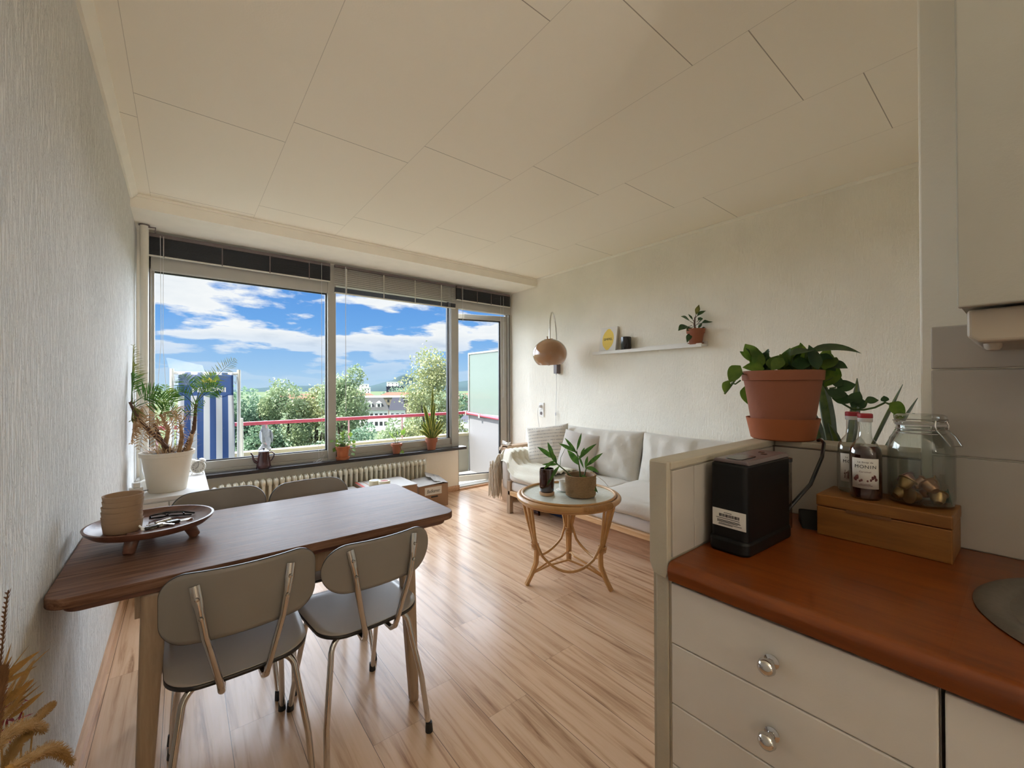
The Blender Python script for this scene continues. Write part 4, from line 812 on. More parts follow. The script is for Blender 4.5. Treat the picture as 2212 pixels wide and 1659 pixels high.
# ================================================================ chairs
def chair(label,x,y,rz,backh=.20,backw=.366,backr=.075,grp='steel tube chairs around the dining table'):
    t=thing('dining_chair',label,'chair',(x,y,0),rz,grp)
    # seat: bent laminate, front is +y
    def seatz(px,py): return .447+.012*(abs(px)/.18)**2+(-.022*max(0,(py-.12)/.08)**2 if py>.12 else 0)-.004
    mb=MB(); out=[]
    n=9
    def half(py):  # half width along depth
        return .170+.012*math.sin((py+.19)/.39*PI*.8)
    K=36; J=14; vs=[]
    for i in range(K+1):
        py=.005-.195*math.cos(PI*i/K); e=1.0
        d=min(py+.19,.20-py); r_=.075
        e=half(py)- (r_-math.sqrt(max(0,r_*r_-(r_-d)**2)) if d<r_ else 0)
        for j in range(J+1):
            px=(j/J*2-1)*e; vs.append((px,py,seatz(px,py)))
    fs=[(i*(J+1)+j,i*(J+1)+j+1,(i+1)*(J+1)+j+1,(i+1)*(J+1)+j) for i in range(K) for j in range(J)]
    s_=MB().add([(a,b_,c+.0035) for a,b_,c in vs],fs); so=s_.build('seat','chair_laminate',t,solid=.003)
    MB().add([(a*1.004,b_*1.004,c-.0045) for a,b_,c in vs],fs).build('seat_core','chair_edge',so,solid=.0105)
    # backrest: curved plate, concave to the front
    vs=[]; K2=44; J2=16; zc_=.676; hw=backw/2; hh=backh/2
    for i in range(K2+1):
        q=math.sin((i/K2*2-1)*PI/2); px=q*hw; d=hw-abs(px); r_=min(backr,hh)
        e=hh-(r_-math.sqrt(max(0,r_*r_-(r_-d)**2)) if d<r_ else 0)
        for j in range(J2+1):
            zz=(j/J2*2-1)*e; yy=-.215+.045*(abs(q)**2)-.07*(zz/1.0)-.03
            vs.append((px,yy,zc_+zz))
    fs=[(i*(J2+1)+j,(i+1)*(J2+1)+j,(i+1)*(J2+1)+j+1,i*(J2+1)+j+1) for i in range(K2) for j in range(J2)]
    bo=MB().add(vs,fs).build('backrest','chair_back',t,solid=.010)
    MB().add([(a*1.008,b_,zc_+(c-zc_)*1.014) for a,b_,c in vs],fs).build('core','chair_edge',bo,solid=.0075)
    for s_ in (-1,1):
        pts=[(s_*.112,-.243,.738),(s_*.106,-.249,.70),(s_*.100,-.250,.665),(s_*.090,-.246,.60),(s_*.072,-.232,.52),(s_*.056,-.222,.45),(s_*.053,-.212,.425),(s_*.050,-.190,.410),(s_*.048,-.160,.413),(s_*.046,-.10,.424)]
        su=MB().tube(pts,[.012,.0125,.010,.0095,.009,.009,.009,.009,.009,.009],12,True,[(1.0,.35),(1,.45),(1,.8)]+[(1,1)]*7).build('back_support','chrome',t)
        for zz,yy,xx in ((.705,-.256,.107),(.655,-.260,.099)): MB().lathe([(0,.004),(.004,.0035),(.0055,0)],(0,0,0),12).xf(T(s_*xx,yy,zz)@Matrix.Rotation(PI/2,4,'X')).build('screw','steel',su)
        for (sy,y0,yt,yf) in ((-1,-.125,-.15,-.226),(1,.10,.11,.225)):
            xf_=.178 if sy<0 else .165
            pts=[(0,y0,.424),(s_*.07,y0,.424)]
            for i in range(1,7):
                a=PI/2*i/6; pts.append((s_*(.085+.055*math.sin(a)),y0+(yt-y0)*i/6,.424-.055*(1-math.cos(a))))
            pts+=[(s_*(xf_-.01),yt+(yf-yt)*.55,.18),(s_*xf_,yf,.012)]
            lg=MB().tube(pts,.0095,12).build('leg','chrome',t)
            MB().tube([(s_*(xf_-.0012),yf-.0*sy,.034),(s_*xf_,yf,.0),],[.0115,.0135],12).build('rubber_foot','rubber',lg)
    for s_ in (-1,1): MB().tube([(s_*.05,-.13,.430),(s_*.05,.12,.430)],.007,8).lathe([(.006,0),(.006,.012)],(s_*.05,.10,.418),8).build('seat_rail','chrome',t)
    return t
chair('grey steel tube chair nearest the left wall, its back toward the kitchen',.136,1.585,math.radians(0),.186,.365,.058)
chair('grey steel tube chair with rounder back, nearest the bare floor',.505,1.575,math.radians(4),.155,.372,.078)
chair('grey steel tube chair on the window side, beside the palm cabinet',.135,2.105,math.radians(180),.20,.36)
chair('grey steel tube chair on the window side, farther from the left wall',.515,2.095,math.radians(181),.18,.372,.085)
# ================================================================ rattan side table and what stands on it
rt=thing('rattan_table','round rattan side table with wavy glass top on three bent cane legs','table',(1.955,1.865,0))
TZ=.555; RR=.318
pts=[(RR*math.cos(2*PI*i/64),RR*math.sin(2*PI*i/64),TZ-.018) for i in range(65)]
rim=MB().tube(pts,.017,12,False); rim.tube([(x*.935,y*.935,TZ+.001) for x,y,zz in pts],.0085,10,False); rim.tube([(x*.955,y*.955,TZ-.040) for x,y,zz in pts],.010,10,False); rim.build('rim','rattan',rt)
MB().lathe([(0,0),(.295,0),(.295,.006),(0,.006)],(0,0,TZ-.010),64).build('glass_top','table_glass',rt,bevel=.001)
MB().lathe([(0,0),(.292,0),(.292,.004),(0,.004)],(0,0,TZ-.018),64).build('under_disc','white_matt',rt)
wr=MB()
for k in range(26):
    a=math.radians(238+k*1.5); ring((0,0,0),.0195,.0016,n=12).xf(T(RR*math.cos(a),RR*math.sin(a),TZ-.018)@rot_z(a)) and None
    q=ring((0,0,0),.0190,.0018,n=12); q.xf(T(RR*math.cos(a),RR*math.sin(a),TZ-.018)@rot_z(a)); wr.add(q.v,q.f)
wr.build('cane_binding','rattan',rt)
LA=[math.radians(158),math.radians(-73),math.radians(43)]
def pc_(r_,a,z_): return Vector((r_*math.cos(a),r_*math.sin(a),z_))
for a in LA:
    mb=MB()
    for da in (-.055,.055):
        mb.tube([pc_(.30,a+da*3.2,.53),pc_(.275,a+da*2.2,.42),pc_(.245,a+da*1.4,.30),pc_(.222,a+da*.9,.20),pc_(.225,a+da*.8,.13),pc_(.255,a+da*.6,.06),pc_(.290,a+da*.5,0)],[.0105]*7,10)
    mb.tube([pc_(.29,a,.53),pc_(.262,a,.42),pc_(.232,a,.30),pc_(.212,a,.20),pc_(.215,a,.13),pc_(.246,a,.06),pc_(.281,a,0)],.010,10)
    for zz in (.225,.235,.245,.255): 
        q=ring((0,0,0),.026,.003,n=14); q.xf(T(*pc_(.222+ (zz-.2)*.2,a,zz))@Matrix.Rotation(PI/2,4,'X')@Matrix.Identity(4)); mb.add(q.v,q.f)
    mb.build('leg','rattan',rt)
for i in range(3):
    a,b_=LA[i],LA[(i+1)%3]
    if (b_-a)%(2*PI)>PI: a,b_=b_,a
    d=(b_-a)%(2*PI)
    P0=pc_(.298,a+.30,.53);P1=pc_(.235,a+.10,.27);P5=pc_(.298,b_-.30,.53);P4=pc_(.235,b_-.10,.27)
    arc=[P0,P0.lerp(P1,.55),P1]
    A_=pc_(.222,a+.12,.22);B_=pc_(.222,b_-.12,.22); mid=(A_+B_)/2
    for k in range(1,12):
        t=k/12; p=A_.lerp(B_,t); p.z=.24-.125*math.sin(PI*t)**.6; o_=Vector((mid.x,mid.y,0)).normalized()*(.045*math.sin(PI*t)); arc.append(p+Vector((o_.x,o_.y,0)))
    arc+=[P4,P5.lerp(P4,.55),P5]
    MB().tube(arc,.0085,10).build('arch','rattan',rt)
    s0_=pc_(.262,a,.062); s1_=pc_(.262,b_,.062); mm=Vector((0,0,.115))+(s0_+s1_)*.16
    MB().tube([s0_,s0_.lerp(mm,.5)+Vector((0,0,.012)),mm,s1_.lerp(mm,.5)+Vector((0,0,.012)),s1_],.0065,8).build('stretcher','rattan',rt)
jp=thing('potted_dracaena','bamboo-like green plant in a jute-wrapped pot on the rattan table','plant',(1.975,1.775,TZ))
MB().lathe([(0,0),(.086,0),(.090,.01),(.091,.06),(.094,.125),(.092,.130),(.086,.130),(.084,.10),(0,.10)],(0,0,0),40).build('pot','cardboard',jp)
jw=MB()
for k in range(22):
    zz=.005+.0058*k; rr_=.0915+.003*(zz/.13)
    jw.tube([((rr_+random.uniform(-.001,.0015))*math.cos(2*PI*i/40),(rr_+random.uniform(-.001,.0015))*math.sin(2*PI*i/40),zz+random.uniform(-.0012,.0012)+.0058*i/40) for i in range(41)],.0036,6,False)
for i in range(60):
    a=random.uniform(0,2*PI); zz=random.uniform(.01,.125); jw.tube([(.094*math.cos(a),.094*math.sin(a),zz),(.102*math.cos(a+.1),.102*math.sin(a+.1),zz+random.uniform(-.01,.01))],.0006,4)
jw.build('jute_wrap','jute',jp); soil(jp,.084,.102)
# plane through the pot facing the camera: right vector R, up
Rv=Vector((math.cos(yaw),-math.sin(yaw),0)); Fv=Vector((math.sin(yaw),math.cos(yaw),0))
def Q(du,dv,dd=0): # offsets in hundredths of metre right, up, away
    return Rv*du*.01+Vector((0,0,dv*.01))+Fv*dd*.01
sm=MB(); sm.tube([Q(0,9.5),Q(-.5,16),Q(-1.8,24),Q(-2.4,28)],[.005,.0045,.004,.003],8); sm.build('stem','stem_green',jp)
sm=MB(); sm.tube([Q(-4,9.5),Q(-9,15),Q(-14,19),Q(-18,23)],[.004,.004,.0035,.003],8); MB().tube([Q(2,9.5),Q(3,15),Q(4,18)],[.004,.0035,.003],8).build('stem','stem_green',jp)
sm.tube([Q(-13,19),Q(-12.5,24),Q(-9.5,30)],[.002,.0016,.001],6); sm.build('stem','stem_green',jp)
lv=MB()
for (bu,bv,tu,tv,w,dr,dd) in [(-2.2,26,-9.5,36,.022,.15,1),(-2.4,28,.8,39,.018,-.05,1),(-2.4,27,-13.5,33,.026,.1,-2),(-2.2,24,-8.5,29.5,.0,.1,0),(-1.8,22,9,33,.026,.5,-2),(-1,19,-8.5,29,.042,.15,-4),
   (3.5,18,13,27,.026,.2,-3),(3,17,11.5,15,.030,.9,-1),(.5,13,9.5,3.5,.036,.25,-6),(-17,23,-27,31,.030,.15,-3),(-17,23,-20.5,33,.028,-.1,2),(-15,20,-20,29,.030,.1,-3),(-14,19.5,-24,19.5,.020,.1,0),(-13,19,-21.5,7.5,.024,.5,-3),(-16,22,-23.5,18,.022,.3,-5),(2,17,-1,25,.014,0,2),(3,17,5,24,.02,.3,3),(0,24,3,29.5,.018,.2,3)]:
    if w==0: continue
    b=Q(bu,bv); t_=Q(tu,tv,dd); d=t_-b; lv.leaf(b,d+Vector((0,0,dr*.35*d.length)),-Fv+Vector((0,0,.5)),d.length*1.04,w,dr,8,.22,1.2,.45)
lv.build('leaves','leaf_green',jp)
rb=MB().tube([Q(9.5,12.5),Q(12,11),Q(15,8.5),Q(17.5,5.5)],.0009,4); rb.build('aerial_root','straw',jp)
cv=thing('candle_holder','tall dark amber glass vase on a cork foot on the rattan table','vase',(1.823,1.925,TZ))
MB().lathe([(0,0),(.047,0),(.048,.003),(.048,.016),(.046,.018),(0,.018)],(0,0,0),36).build('foot','cork',cv)
MB().lathe([(0,.018),(.040,.018),(.0455,.028),(.047,.06),(.0475,.145),(.045,.166),(.042,.166),(.044,.14),(.042,.03),(0,.028)],(0,0,0),44).build('vessel','candle_glass',cv)
ec=thing('espresso_cup','small white cup on a saucer behind the jute pot','cup',(1.975,1.925,TZ))
MB().lathe([(0,.004),(.022,.004),(.026,.012),(.031,.062),(.029,.062),(.024,.012),(0,.010)],(0,0,0),30).build('cup','white_gloss',ec)
MB().tube([(.028,0,.05),(.045,0,.048),(.045,0,.025),(.026,0,.02)],.003,8).build('handle','white_gloss',ec)
MB().lathe([(0,0),(.025,0),(.05,.007),(.049,.009),(.02,.004),(0,.004)],(0,0,0),36).build('saucer','white_gloss',ec)
# ================================================================ sofa
SX,SY=2.93,2.2
sf=thing('sofa','long cream linen sofa with pale wooden frame along the right wall','sofa',(SX,SY,0))
def soft(x0,x1,y0,y1,z0,z1,r,puff,name,m,wr=.004,seed=0,K=22,parent=None,puffs=(1,1,1)):
    """rounded, slightly puffed cuboid"""
    cx,cy,cz=(x0+x1)/2,(y0+y1)/2,(z0+z1)/2; hx,hy,hz=(x1-x0)/2,(y1-y0)/2,(z1-z0)/2
    mb=MB()
    faces=[(0,1,2,1),(0,1,2,-1),(1,2,0,1),(1,2,0,-1),(2,0,1,1),(2,0,1,-1)]; H=(hx,hy,hz)
    for a,b_,c,sg in faces:
        vs=[]
        for i in range(K+1):
            for j in range(K+1):
                def sp_(k): t=k/K*2-1; return math.sin(t*PI/2)*.35+t*.65
                p=[0,0,0]; p[a]=sp_(i)*H[a]; p[b_]=sp_(j)*H[b_]; p[c]=sg*H[c]
                inner=[max(-H[k]+r,min(H[k]-r,p[k])) for k in range(3)]
                d=Vector([p[k]-inner[k] for k in range(3)]); 
                if d.length>0: d=d.normalized()*min(r,max(abs(x) for x in d))
                q=Vector(inner)+d; n=[p[k]/H[k] for k in range(3)]
                bulge=puff*(1-n[a]**2)*(1-n[b_]**2)*puffs[c]
                q[c]+=sg*bulge
                w=noise.noise(Vector((q.x*7+seed,q.y*7,q.z*7)))*wr+noise.noise(Vector((q.x*22+seed,q.y*22,q.z*22)))*wr*.4
                q[c]+=sg*w
                vs.append((q.x+cx,q.y+cy,q.z+cz))
        fs=[(i*(K+1)+j,(i+1)*(K+1)+j,(i+1)*(K+1)+j+1,i*(K+1)+j+1) for i in range(K) for j in range(K)]
        if sg<0: fs=[f[::-1] for f in fs]
        mb.add(vs,fs)
    return mb.build(name,m,parent,weld=True,angle=70)
def L_(x0,x1,y0,y1): return (x0-SX,x1-SX,y0-SY,y1-SY)
MB().box(2.50-SX,2.535-SX,1.06-SY,3.20-SY,.178,.222).box(3.33-SX,3.365-SX,1.06-SY,3.20-SY,.178,.222).box(2.50-SX,3.36-SX,3.165-SY,3.20-SY,.178,.222).box(2.50-SX,3.36-SX,1.06-SY,1.10-SY,.178,.222).build('frame','beech_y',sf,smooth=False,bevel=.004)
for xx in (2.50,3.32):
    for yy in (3.165,1.06): B(xx-SX,xx+.042-SX,yy-SY,yy+.05-SY,0,.318).build('leg','beech',sf,smooth=False,bevel=.004)
soft(*L_(2.515,3.36,1.07,3.20),.215,.315,.03,.004,'upholstered_base','linen_base',.002,3,18,sf)
soft(*L_(2.52,3.36,3.185,3.335),.205,.545,.055,.012,'armrest','linen_base',.004,5,18,sf)
soft(*L_(2.52,3.36,.93,1.07),.205,.545,.055,.012,'armrest','linen_base',.004,6,18,sf)
soft(*L_(3.22,3.37,1.07,3.19),.30,.72,.05,.01,'back_panel','linen_base',.004,7,18,sf)
soft(*L_(2.495,3.24,2.10,3.185),.315,.425,.045,.012,'seat_cushion','linen',.006,11,26,sf)
soft(*L_(2.475,3.24,1.07,2.095),.315,.450,.05,.018,'seat_cushion','linen',.008,12,26,sf)
def pillow(name,w,h,t,mt,parent,seed=0,wr=.006,K=34,ex=.0):
    mb=MB()
    for sg in (-1,1):
        def fn(a,b_):
            u_=a*2-1; v_=b_*2-1; e=((1-abs(u_)**3.2)*(1-abs(v_)**3.2)); th=t/2*max(0,e)**.55
            pin=1-.07*(1-u_*u_)*0 ; px=u_*w/2*(1-.055*(1-v_*v_)*abs(u_)**4*0-.06*(1-abs(v_)**2)*abs(u_)); pz=v_*h/2*(1-.06*(1-abs(u_)**2)*abs(v_))
            wv=(noise.noise(Vector((px*9+seed,pz*9,sg)))*wr+abs(noise.noise(Vector((px*26+seed,pz*8,sg))))*wr*.7)*min(1,e*3)
            return (px,sg*(th+wv),pz)
        i0=len(mb.f); mb.grid(fn,K,K)
        if sg>0: mb.f[i0:]=[f[::-1] for f in mb.f[i0:]]
    return mb.build(name,mt,parent,weld=True,angle=80)
# back cushions lean on the back panel (face normal toward -X)
for (yc,seed) in ((2.60,21),(1.575,22)):
    o=pillow('back_cushion',1.06,.47,.25,'linen',sf,seed,.020,44); o.location=(3.10-SX,yc-SY,.615); o.rotation_euler=(math.radians(-13),0,math.radians(-90))
# throw blanket over the armrest and seat corner
bl=MB()
def bf(a,b_):
    # a: along the path that drapes over the arm (inside seat -> top -> outside), b_: along x
    path=[(2.62,.452),(2.88,.452),(3.06,.462),(3.15,.52),(3.18,.575),(3.26,.590),(3.33,.575),(3.375,.52),(3.385,.40),(3.39,.28)]
    t=a*(len(path)-1); k=min(len(path)-2,int(t)); f=t-k; y=path[k][0]*(1-f)+path[k+1][0]*f; zz=path[k][1]*(1-f)+path[k+1][1]*f
    x=2.46+.62*b_; fold=.016*math.sin(13*b_*2.2+3*a+1.2*math.sin(5*a))+.009*math.sin(31*b_+4*a)
    drop=0
    if b_<.12: drop=(.12-b_)/.12
    up=(a>.3)
    yy=y+(fold if a>.65 else 0)*.8; z2=zz+abs(fold)*(.9 if a<=.75 else .1)-drop*.11*(1 if a<.62 else .35)
    x2=x+drop*.015-(.02*math.sin(7*a)*(1-b_))
    return (x2-SX,yy-SY,z2+.008)
bl.grid(bf,60,60); bo=bl.build('throw_blanket','blanket',None,solid=.008); bo.location=(SX,SY,0)
tag(bo,'cream woven throw blanket draped over the window end of the sofa','blanket')
fl=MB()
for i in range(14):
    x=2.452+.030*(i/13.)**1.0*3.0; 
    for j in range(9):
        y=3.344+.012*j+random.uniform(-.006,.006); xx=x+random.uniform(-.008,.008); top=.44+random.uniform(-.03,.05); bt=random.uniform(.10,.18)
        fl.tube([(xx-SX,y-SY,top),(xx-SX+random.uniform(-.012,.012),y-SY+random.uniform(-.01,.012),(top+bt)/2),(xx-SX+random.uniform(-.012,.012),y-SY+random.uniform(-.01,.01),bt)],[.0032,.0036,.0022],5)
fl.build('fringe','fringe',bo)
def apply_pillow(mt,label,loc,rot,w,seed,cat='cushion'):
    o=pillow('throw_pillow',w,w,.14,mt,None,seed,.008); o.location=loc; o.rotation_euler=rot; tag(o,label,cat,'loose pillows on the sofa'); return o
apply_pillow('pillow_print','white cushion printed with rows of small grey text','',None,.1,0) if False else None
p1=apply_pillow('pillow_print','white cushion printed with rows of grey script, in the sofa corner',(2.86,3.00,.640),(math.radians(-20),math.radians(-7),math.radians(-52)),.44,31)
p2=apply_pillow('linen_base','plain beige cushion leaning beside the script cushion',(2.93,2.66,.620),(math.radians(-22),math.radians(5),math.radians(-78)),.40,37)
# parcel, boxes under the sofa
pcl=thing('long_parcel','long brown cardboard parcel with torn white end, standing behind the sofa arm','parcel',(3.0,3.55,0))
B(-.265,.40,-.05,.05,0,.60).build('carton','card_parcel',pcl,smooth=False,bevel=.003)
B(-.265,-.18,-.051,.051,.585,.602).build('tape','card_parcel',pcl,smooth=False)
mb=MB(); random.seed(5)
for i in range(9): mb.leaf((-.262,random.uniform(-.05,.05),.60),(random.uniform(-.3,1),random.uniform(-.8,.8),random.uniform(-.5,.5)),(0,0,1),.09,.05,.6,5,.4,.6,.5)
mb.build('torn_paper','key_white',pcl)
nb=thing('storage_box','dark navy box pushed under the sofa beside its front leg','box',(2.95,2.80,0)); B(-.16,.2,-.145,.16,0,.165).build('body','navy',nb,smooth=False,bevel=.006); B(-.165,.205,-.15,.165,.14,.168).build('lid','navy',nb,smooth=False,bevel=.004)
sp_=thing('shoe','dark brown shoe under the sofa behind its front leg','shoe',(2.72,3.06,0),math.radians(70))
mb=MB()
def shf(a,b_):
    t=a; ang=2*PI*b_; L=.26; x=(t-.5)*L; w=.040*(math.sin(PI*min(1,max(.02,t)))**.4)*(1.0 if t>.35 else .85); h=.075-.04*max(0,(t-.35)/.65); 
    return (x,w*math.cos(ang),max(0.0,h*.5+h*.5*math.sin(ang)))
mb.grid(shf,16,18); mb.build('upper','enamel',sp_); MB().prism([(.13*math.cos(a)*1.0,.040*math.sin(a)) for a in [2*PI*i/20 for i in range(20)]],0,.012).build('sole','straw_dark',sp_)
wd=thing('laminate_pack','long low wood-look box stored under the sofa','box',(2.86,1.80,0))
B(-.27,.3,-.72,.735,0,.15).build('body','laminate_pack',wd,smooth=False,bevel=.002); B(-.272,-.270,-.72,.735,.02,.024).build('groove','cardboard',wd,smooth=False)
# ================================================================ on the right wall
ws=thing('picture_ledge','narrow white picture ledge on the right wall','shelf',(3.36,2.23,1.565))
MB().box(-.05,.05,-.575,.57,.012,.024).box(-.058,-.05,-.575,.57,0,.030).box(.042,.05,-.575,.57,.012,.052).build('ledge','white_matt',ws,smooth=False,bevel=.0015)
bk=thing('book','white cookbook with a yellow lemon on its cover, leaning on the ledge','book',(3.355,2.645,1.589),0,None,(0,math.radians(9),0))
B(-.009,.009,-.098,.098,0,.25).build('page_block','book_page',bk,smooth=False)
MB().box(-.012,-.009,-.100,.100,0,.254).box(.009,.012,-.100,.100,0,.254).box(-.012,.012,-.103,-.0985,0,.254).build('cover','book_white',bk,smooth=False)
le=[]
for i in range(48):
    a=2*PI*i/48; rr_=.070+.020*math.sin(a)**2+ .012*max(0,abs(math.sin(a))-.93)/.07
    le.append((rr_*math.cos(a)*1.0,.127+rr_*math.sin(a)*1.08))
mb=MB().prism(le,-.0125,-.0119,0); mb.build('lemon_print','lemon',bk,smooth=False)
text('SIMPEL',.034,bk,T(-.0132,0,.127)@FACE_MX,'ink',bold=0,sx=1.12); text('makkelijk',.011,bk,T(-.0132,0,.152)@FACE_MX,'ink',ext=.0003) if False else text('. . . . .',.010,bk,T(-.0132,0,.150)@FACE_MX,'ink',ext=.0003,name='small_print')
cu=thing('candle_jar','small black glossy cylinder vase on the ledge beside the book','vase',(3.355,2.425,1.589))
MB().lathe([(0,0),(.047,0),(.049,.004),(.049,.128),(.045,.131),(.044,.12),(.044,.01),(0,.01)],(0,0,0),40).build('vessel','black_glass',cu)
fp=thing('potted_peperomia','dark glossy leaved plant in a terracotta pot at the end of the ledge','plant',(3.352,1.728,1.589))
MB().lathe([(0,0),(.056,0),(.064,.014),(.060,.014),(.054,.006),(0,.006)],(0,0,0),30).build('saucer','terracotta',fp)
MB().lathe([(0,.006),(.048,.006),(.064,.095),(.070,.095),(.074,.130),(.066,.130),(.062,.108),(0,.108)],(0,0,0),36).build('pot','terracotta',fp); soil(fp,.06,.109)
Rw=Vector((.78,-.625,0)).normalized()
def Q2(du,dv,dd=0): return Rv*du*.01+Vector((0,0,dv*.01))+Fv*dd*.01
sm=MB().tube([Q2(0,10),Q2(-1,17),Q2(-.5,23)],[.010,.008,.005],8); lv=MB(); lo=MB()
for (bu,bv,tu,tv,w,dr,dd,f) in [(-.5,22,2.5,32,.030,.1,0,1),(-1,22,6,28,.030,.9,-2,0),(-2,18,-12,23,.052,.5,-3,0),(-3,16,-15.5,12.5,.060,1.0,-5,0),(-2,15,-7.5,12,.044,.8,-2,0),(-2,13,-8.5,3,.036,.7,-4,0),(1,17,12.5,19.5,.052,.5,-4,0),(1,19,6,23,.030,.3,2,0),(0,16,3,20,.024,.2,-5,0),(-1,19,-5,25,.022,.2,1,0),(3,12,8,15,.014,.2,0,0),(1,12,4,17,.020,.3,-2,0)]:
    b=Q2(bu,bv); t_=Q2(tu,tv,dd); d=t_-b; m0=b+d*.3; sm.tube([b,m0],.0025,6)
    (lo if f else lv).leaf(m0,d+Vector((0,0,dr*.3*d.length)),-Fv*.6+Vector((0,0,.8)),d.length*.85,w*1.3,dr,8,.15,.8,.5)
sm.build('stem','trunk_bark',fp); lv.build('leaves','leaf_dark',fp); lo.build('young_leaf','leaf_olive',fp)
# arc wall lamp
al=thing('wall_lamp','brown glossy mushroom lamp hanging from a chrome arc on the right wall','lamp',(XR,3.39,1.42))
B(-.062,0,-.026,.026,-.03,.13).build('wall_box','grey_plastic',al,smooth=False,bevel=.003)
sc_=(-.37,-.235,.168)   # shade centre relative to root
A_=[]
for i in range(25):
    t=i/24; a=PI*t
    A_.append(Vector((-.03+(sc_[0]+.03)*(1-math.cos(a))/2*1.0, (sc_[1])*(1-math.cos(a))/2, .13+.40*math.sin(a)**.8+(sc_[2]+.16-.13)*t)))
MB().tube(A_,.0075,10).build('arm','chrome',al)
sh=MB(); pr=[]
for i in range(21):
    a=-.74+(PI/2+.74)*i/20; pr.append((.180*math.cos(a),.158*math.sin(a)))
sh.lathe(pr,(0,0,0),56); sh.xf(T(*sc_)@Matrix.Rotation(math.radians(-7),4,'Y')@Matrix.Rotation(math.radians(4),4,'X')); so=sh.build('shade','lamp_brown',al,solid=.003)
mb=MB().lathe([(0,0),(.05,0),(.045,.006),(.02,.009),(0,.010)],(0,0,.152),30).tube([(-.015,0,.155),(-.015,0,.187)],.007,10); mb.xf(T(*sc_)@Matrix.Rotation(math.radians(-7),4,'Y')); mb.build('top_cap','lamp_brown',so)
mb=MB().lathe([(0,0),(.02,0),(.02,.05),(.03,.075),(0,.10)],(0,0,-.03),20); mb.xf(T(*sc_)); mb.build('bulb','white_gloss',al)
mb=MB().tube([(.03,.01,-.09),(.03,.02,-.115),(.0,.025,-.125),(-.02,.02,-.115),(-.015,.0,-.085)],.0022,6); mb.xf(T(*sc_)); mb.build('pull_handle','chrome',al)
MB().tube([(-.045,.0,-.03),(-.045,.0,-.045)],.007,8).tube([(-.045,0,-.04),(-.03,.01,-.18),(-.02,.03,-.40),(-.012,.045,-.60),(-.010,.06,-.80),(-.01,.10,-.95)],.0022,6).lathe([(0,0),(.007,.004),(.007,.035),(0,.04)],(-.016,.04,-.52),10).build('power_cord','cord',al)
sk=thing('wall_socket','double white wall socket with a plug and cord left of the lamp cord','socket',(XR,3.683,.96))
MB().box(-.010,0,-.042,.042,0,.085).box(-.010,0,-.042,.042,-.085,-.002).build('plate','white_matt',sk,smooth=False,bevel=.003)
mb=MB().lathe([(0,0),(.019,0),(.021,.002)],(0,0,0),24); mb.xf(T(-.0105,0,-.043)@Matrix.Rotation(-PI/2,4,'Y')); mb.build('recess','grey_plastic',sk)
mb=MB().lathe([(0,0),(.018,0),(.017,.02),(.010,.035),(0,.036)],(0,0,0),20); mb.xf(T(-.010,0,.042)@Matrix.Rotation(-PI/2,4,'Y')); pg=mb.build('plug','cap_white',sk)
MB().tube([(-.04,0,.04),(-.045,.02,.02),(-.03,.045,-.04),(-.02,.045,-.12),(-.02,.02,-.25),(-.02,-.02,-.34),(-.02,-.03,-.5)],.0024,6).build('cord','cord',pg)
# ================================================================ kitchen: half wall, counter, drawers, cupboard
hw=struct(MB().box(.765,1.38,.449,.487,0,1.090).box(1.302,1.38,.150,.449,0,1.090).build('wall_half','post_paint',smooth=False))
MB().box(.760,1.385,.443,.493,1.081,1.097).box(1.294,1.385,.150,.443,1.081,1.097).build('top_trim','post_paint',hw,smooth=False,bevel=.003)
hw['label']='low tiled half wall around the kitchen counter'
ep=MB().prism([(.447,.877),(.447,1.0965),(.487,1.0965),(.487,.890),(.478,.868),(.452,.865)],.750,.765,0); ep.build('end_board','post_paint',hw,smooth=False,bevel=.002)
MB().box(.760,.775,.452,.478,0,.868).box(.764,.775,.446,.452,0,.868).build('post_strip','post_paint',hw,smooth=False,bevel=.0015)
ht=MB(); x=.767
for x0,x1 in ((.767,.8515),(.8535,1.055),(1.057,1.292)): ht.box(x0,x1,.4445,.4495,.905,1.078)
y=.443
for y0,y1 in ((.150,.300),(.302,.443)): ht.box(1.2965,1.302,y0,y1,.902,1.078)
ht.build('tile_cladding','tile_white',hw,smooth=False,bevel=.001)
B(1.2975,1.3025,.151,.449,.902,1.079).build('grout','grout',hw,smooth=False)
B(.766,1.3,.4492,.4505,.902,1.080).build('grout','grout',hw,smooth=False)
ct=thing('countertop','orange-brown wooden kitchen countertop with rounded front edge','countertop',(1.02,-.4,.862))
mb=MB(); pr=[(-.272,.004),(-.262,0),(.272,0),(.272,.040),(-.258,.040)]
for i in range(1,7): a=PI/2*i/6; pr.append((-.258-.018*math.sin(a),.040-.018*(1-math.cos(a))))
# outline prism along y with a round sink cut-out modelled as four strips around it
def cprof(): return pr
mb.prism([(a,b_) for a,b_ in pr][::-1],.465,.8435,1)
mb.prism([(a,b_) for a,b_ in pr][::-1],-1.9,-.005,1)
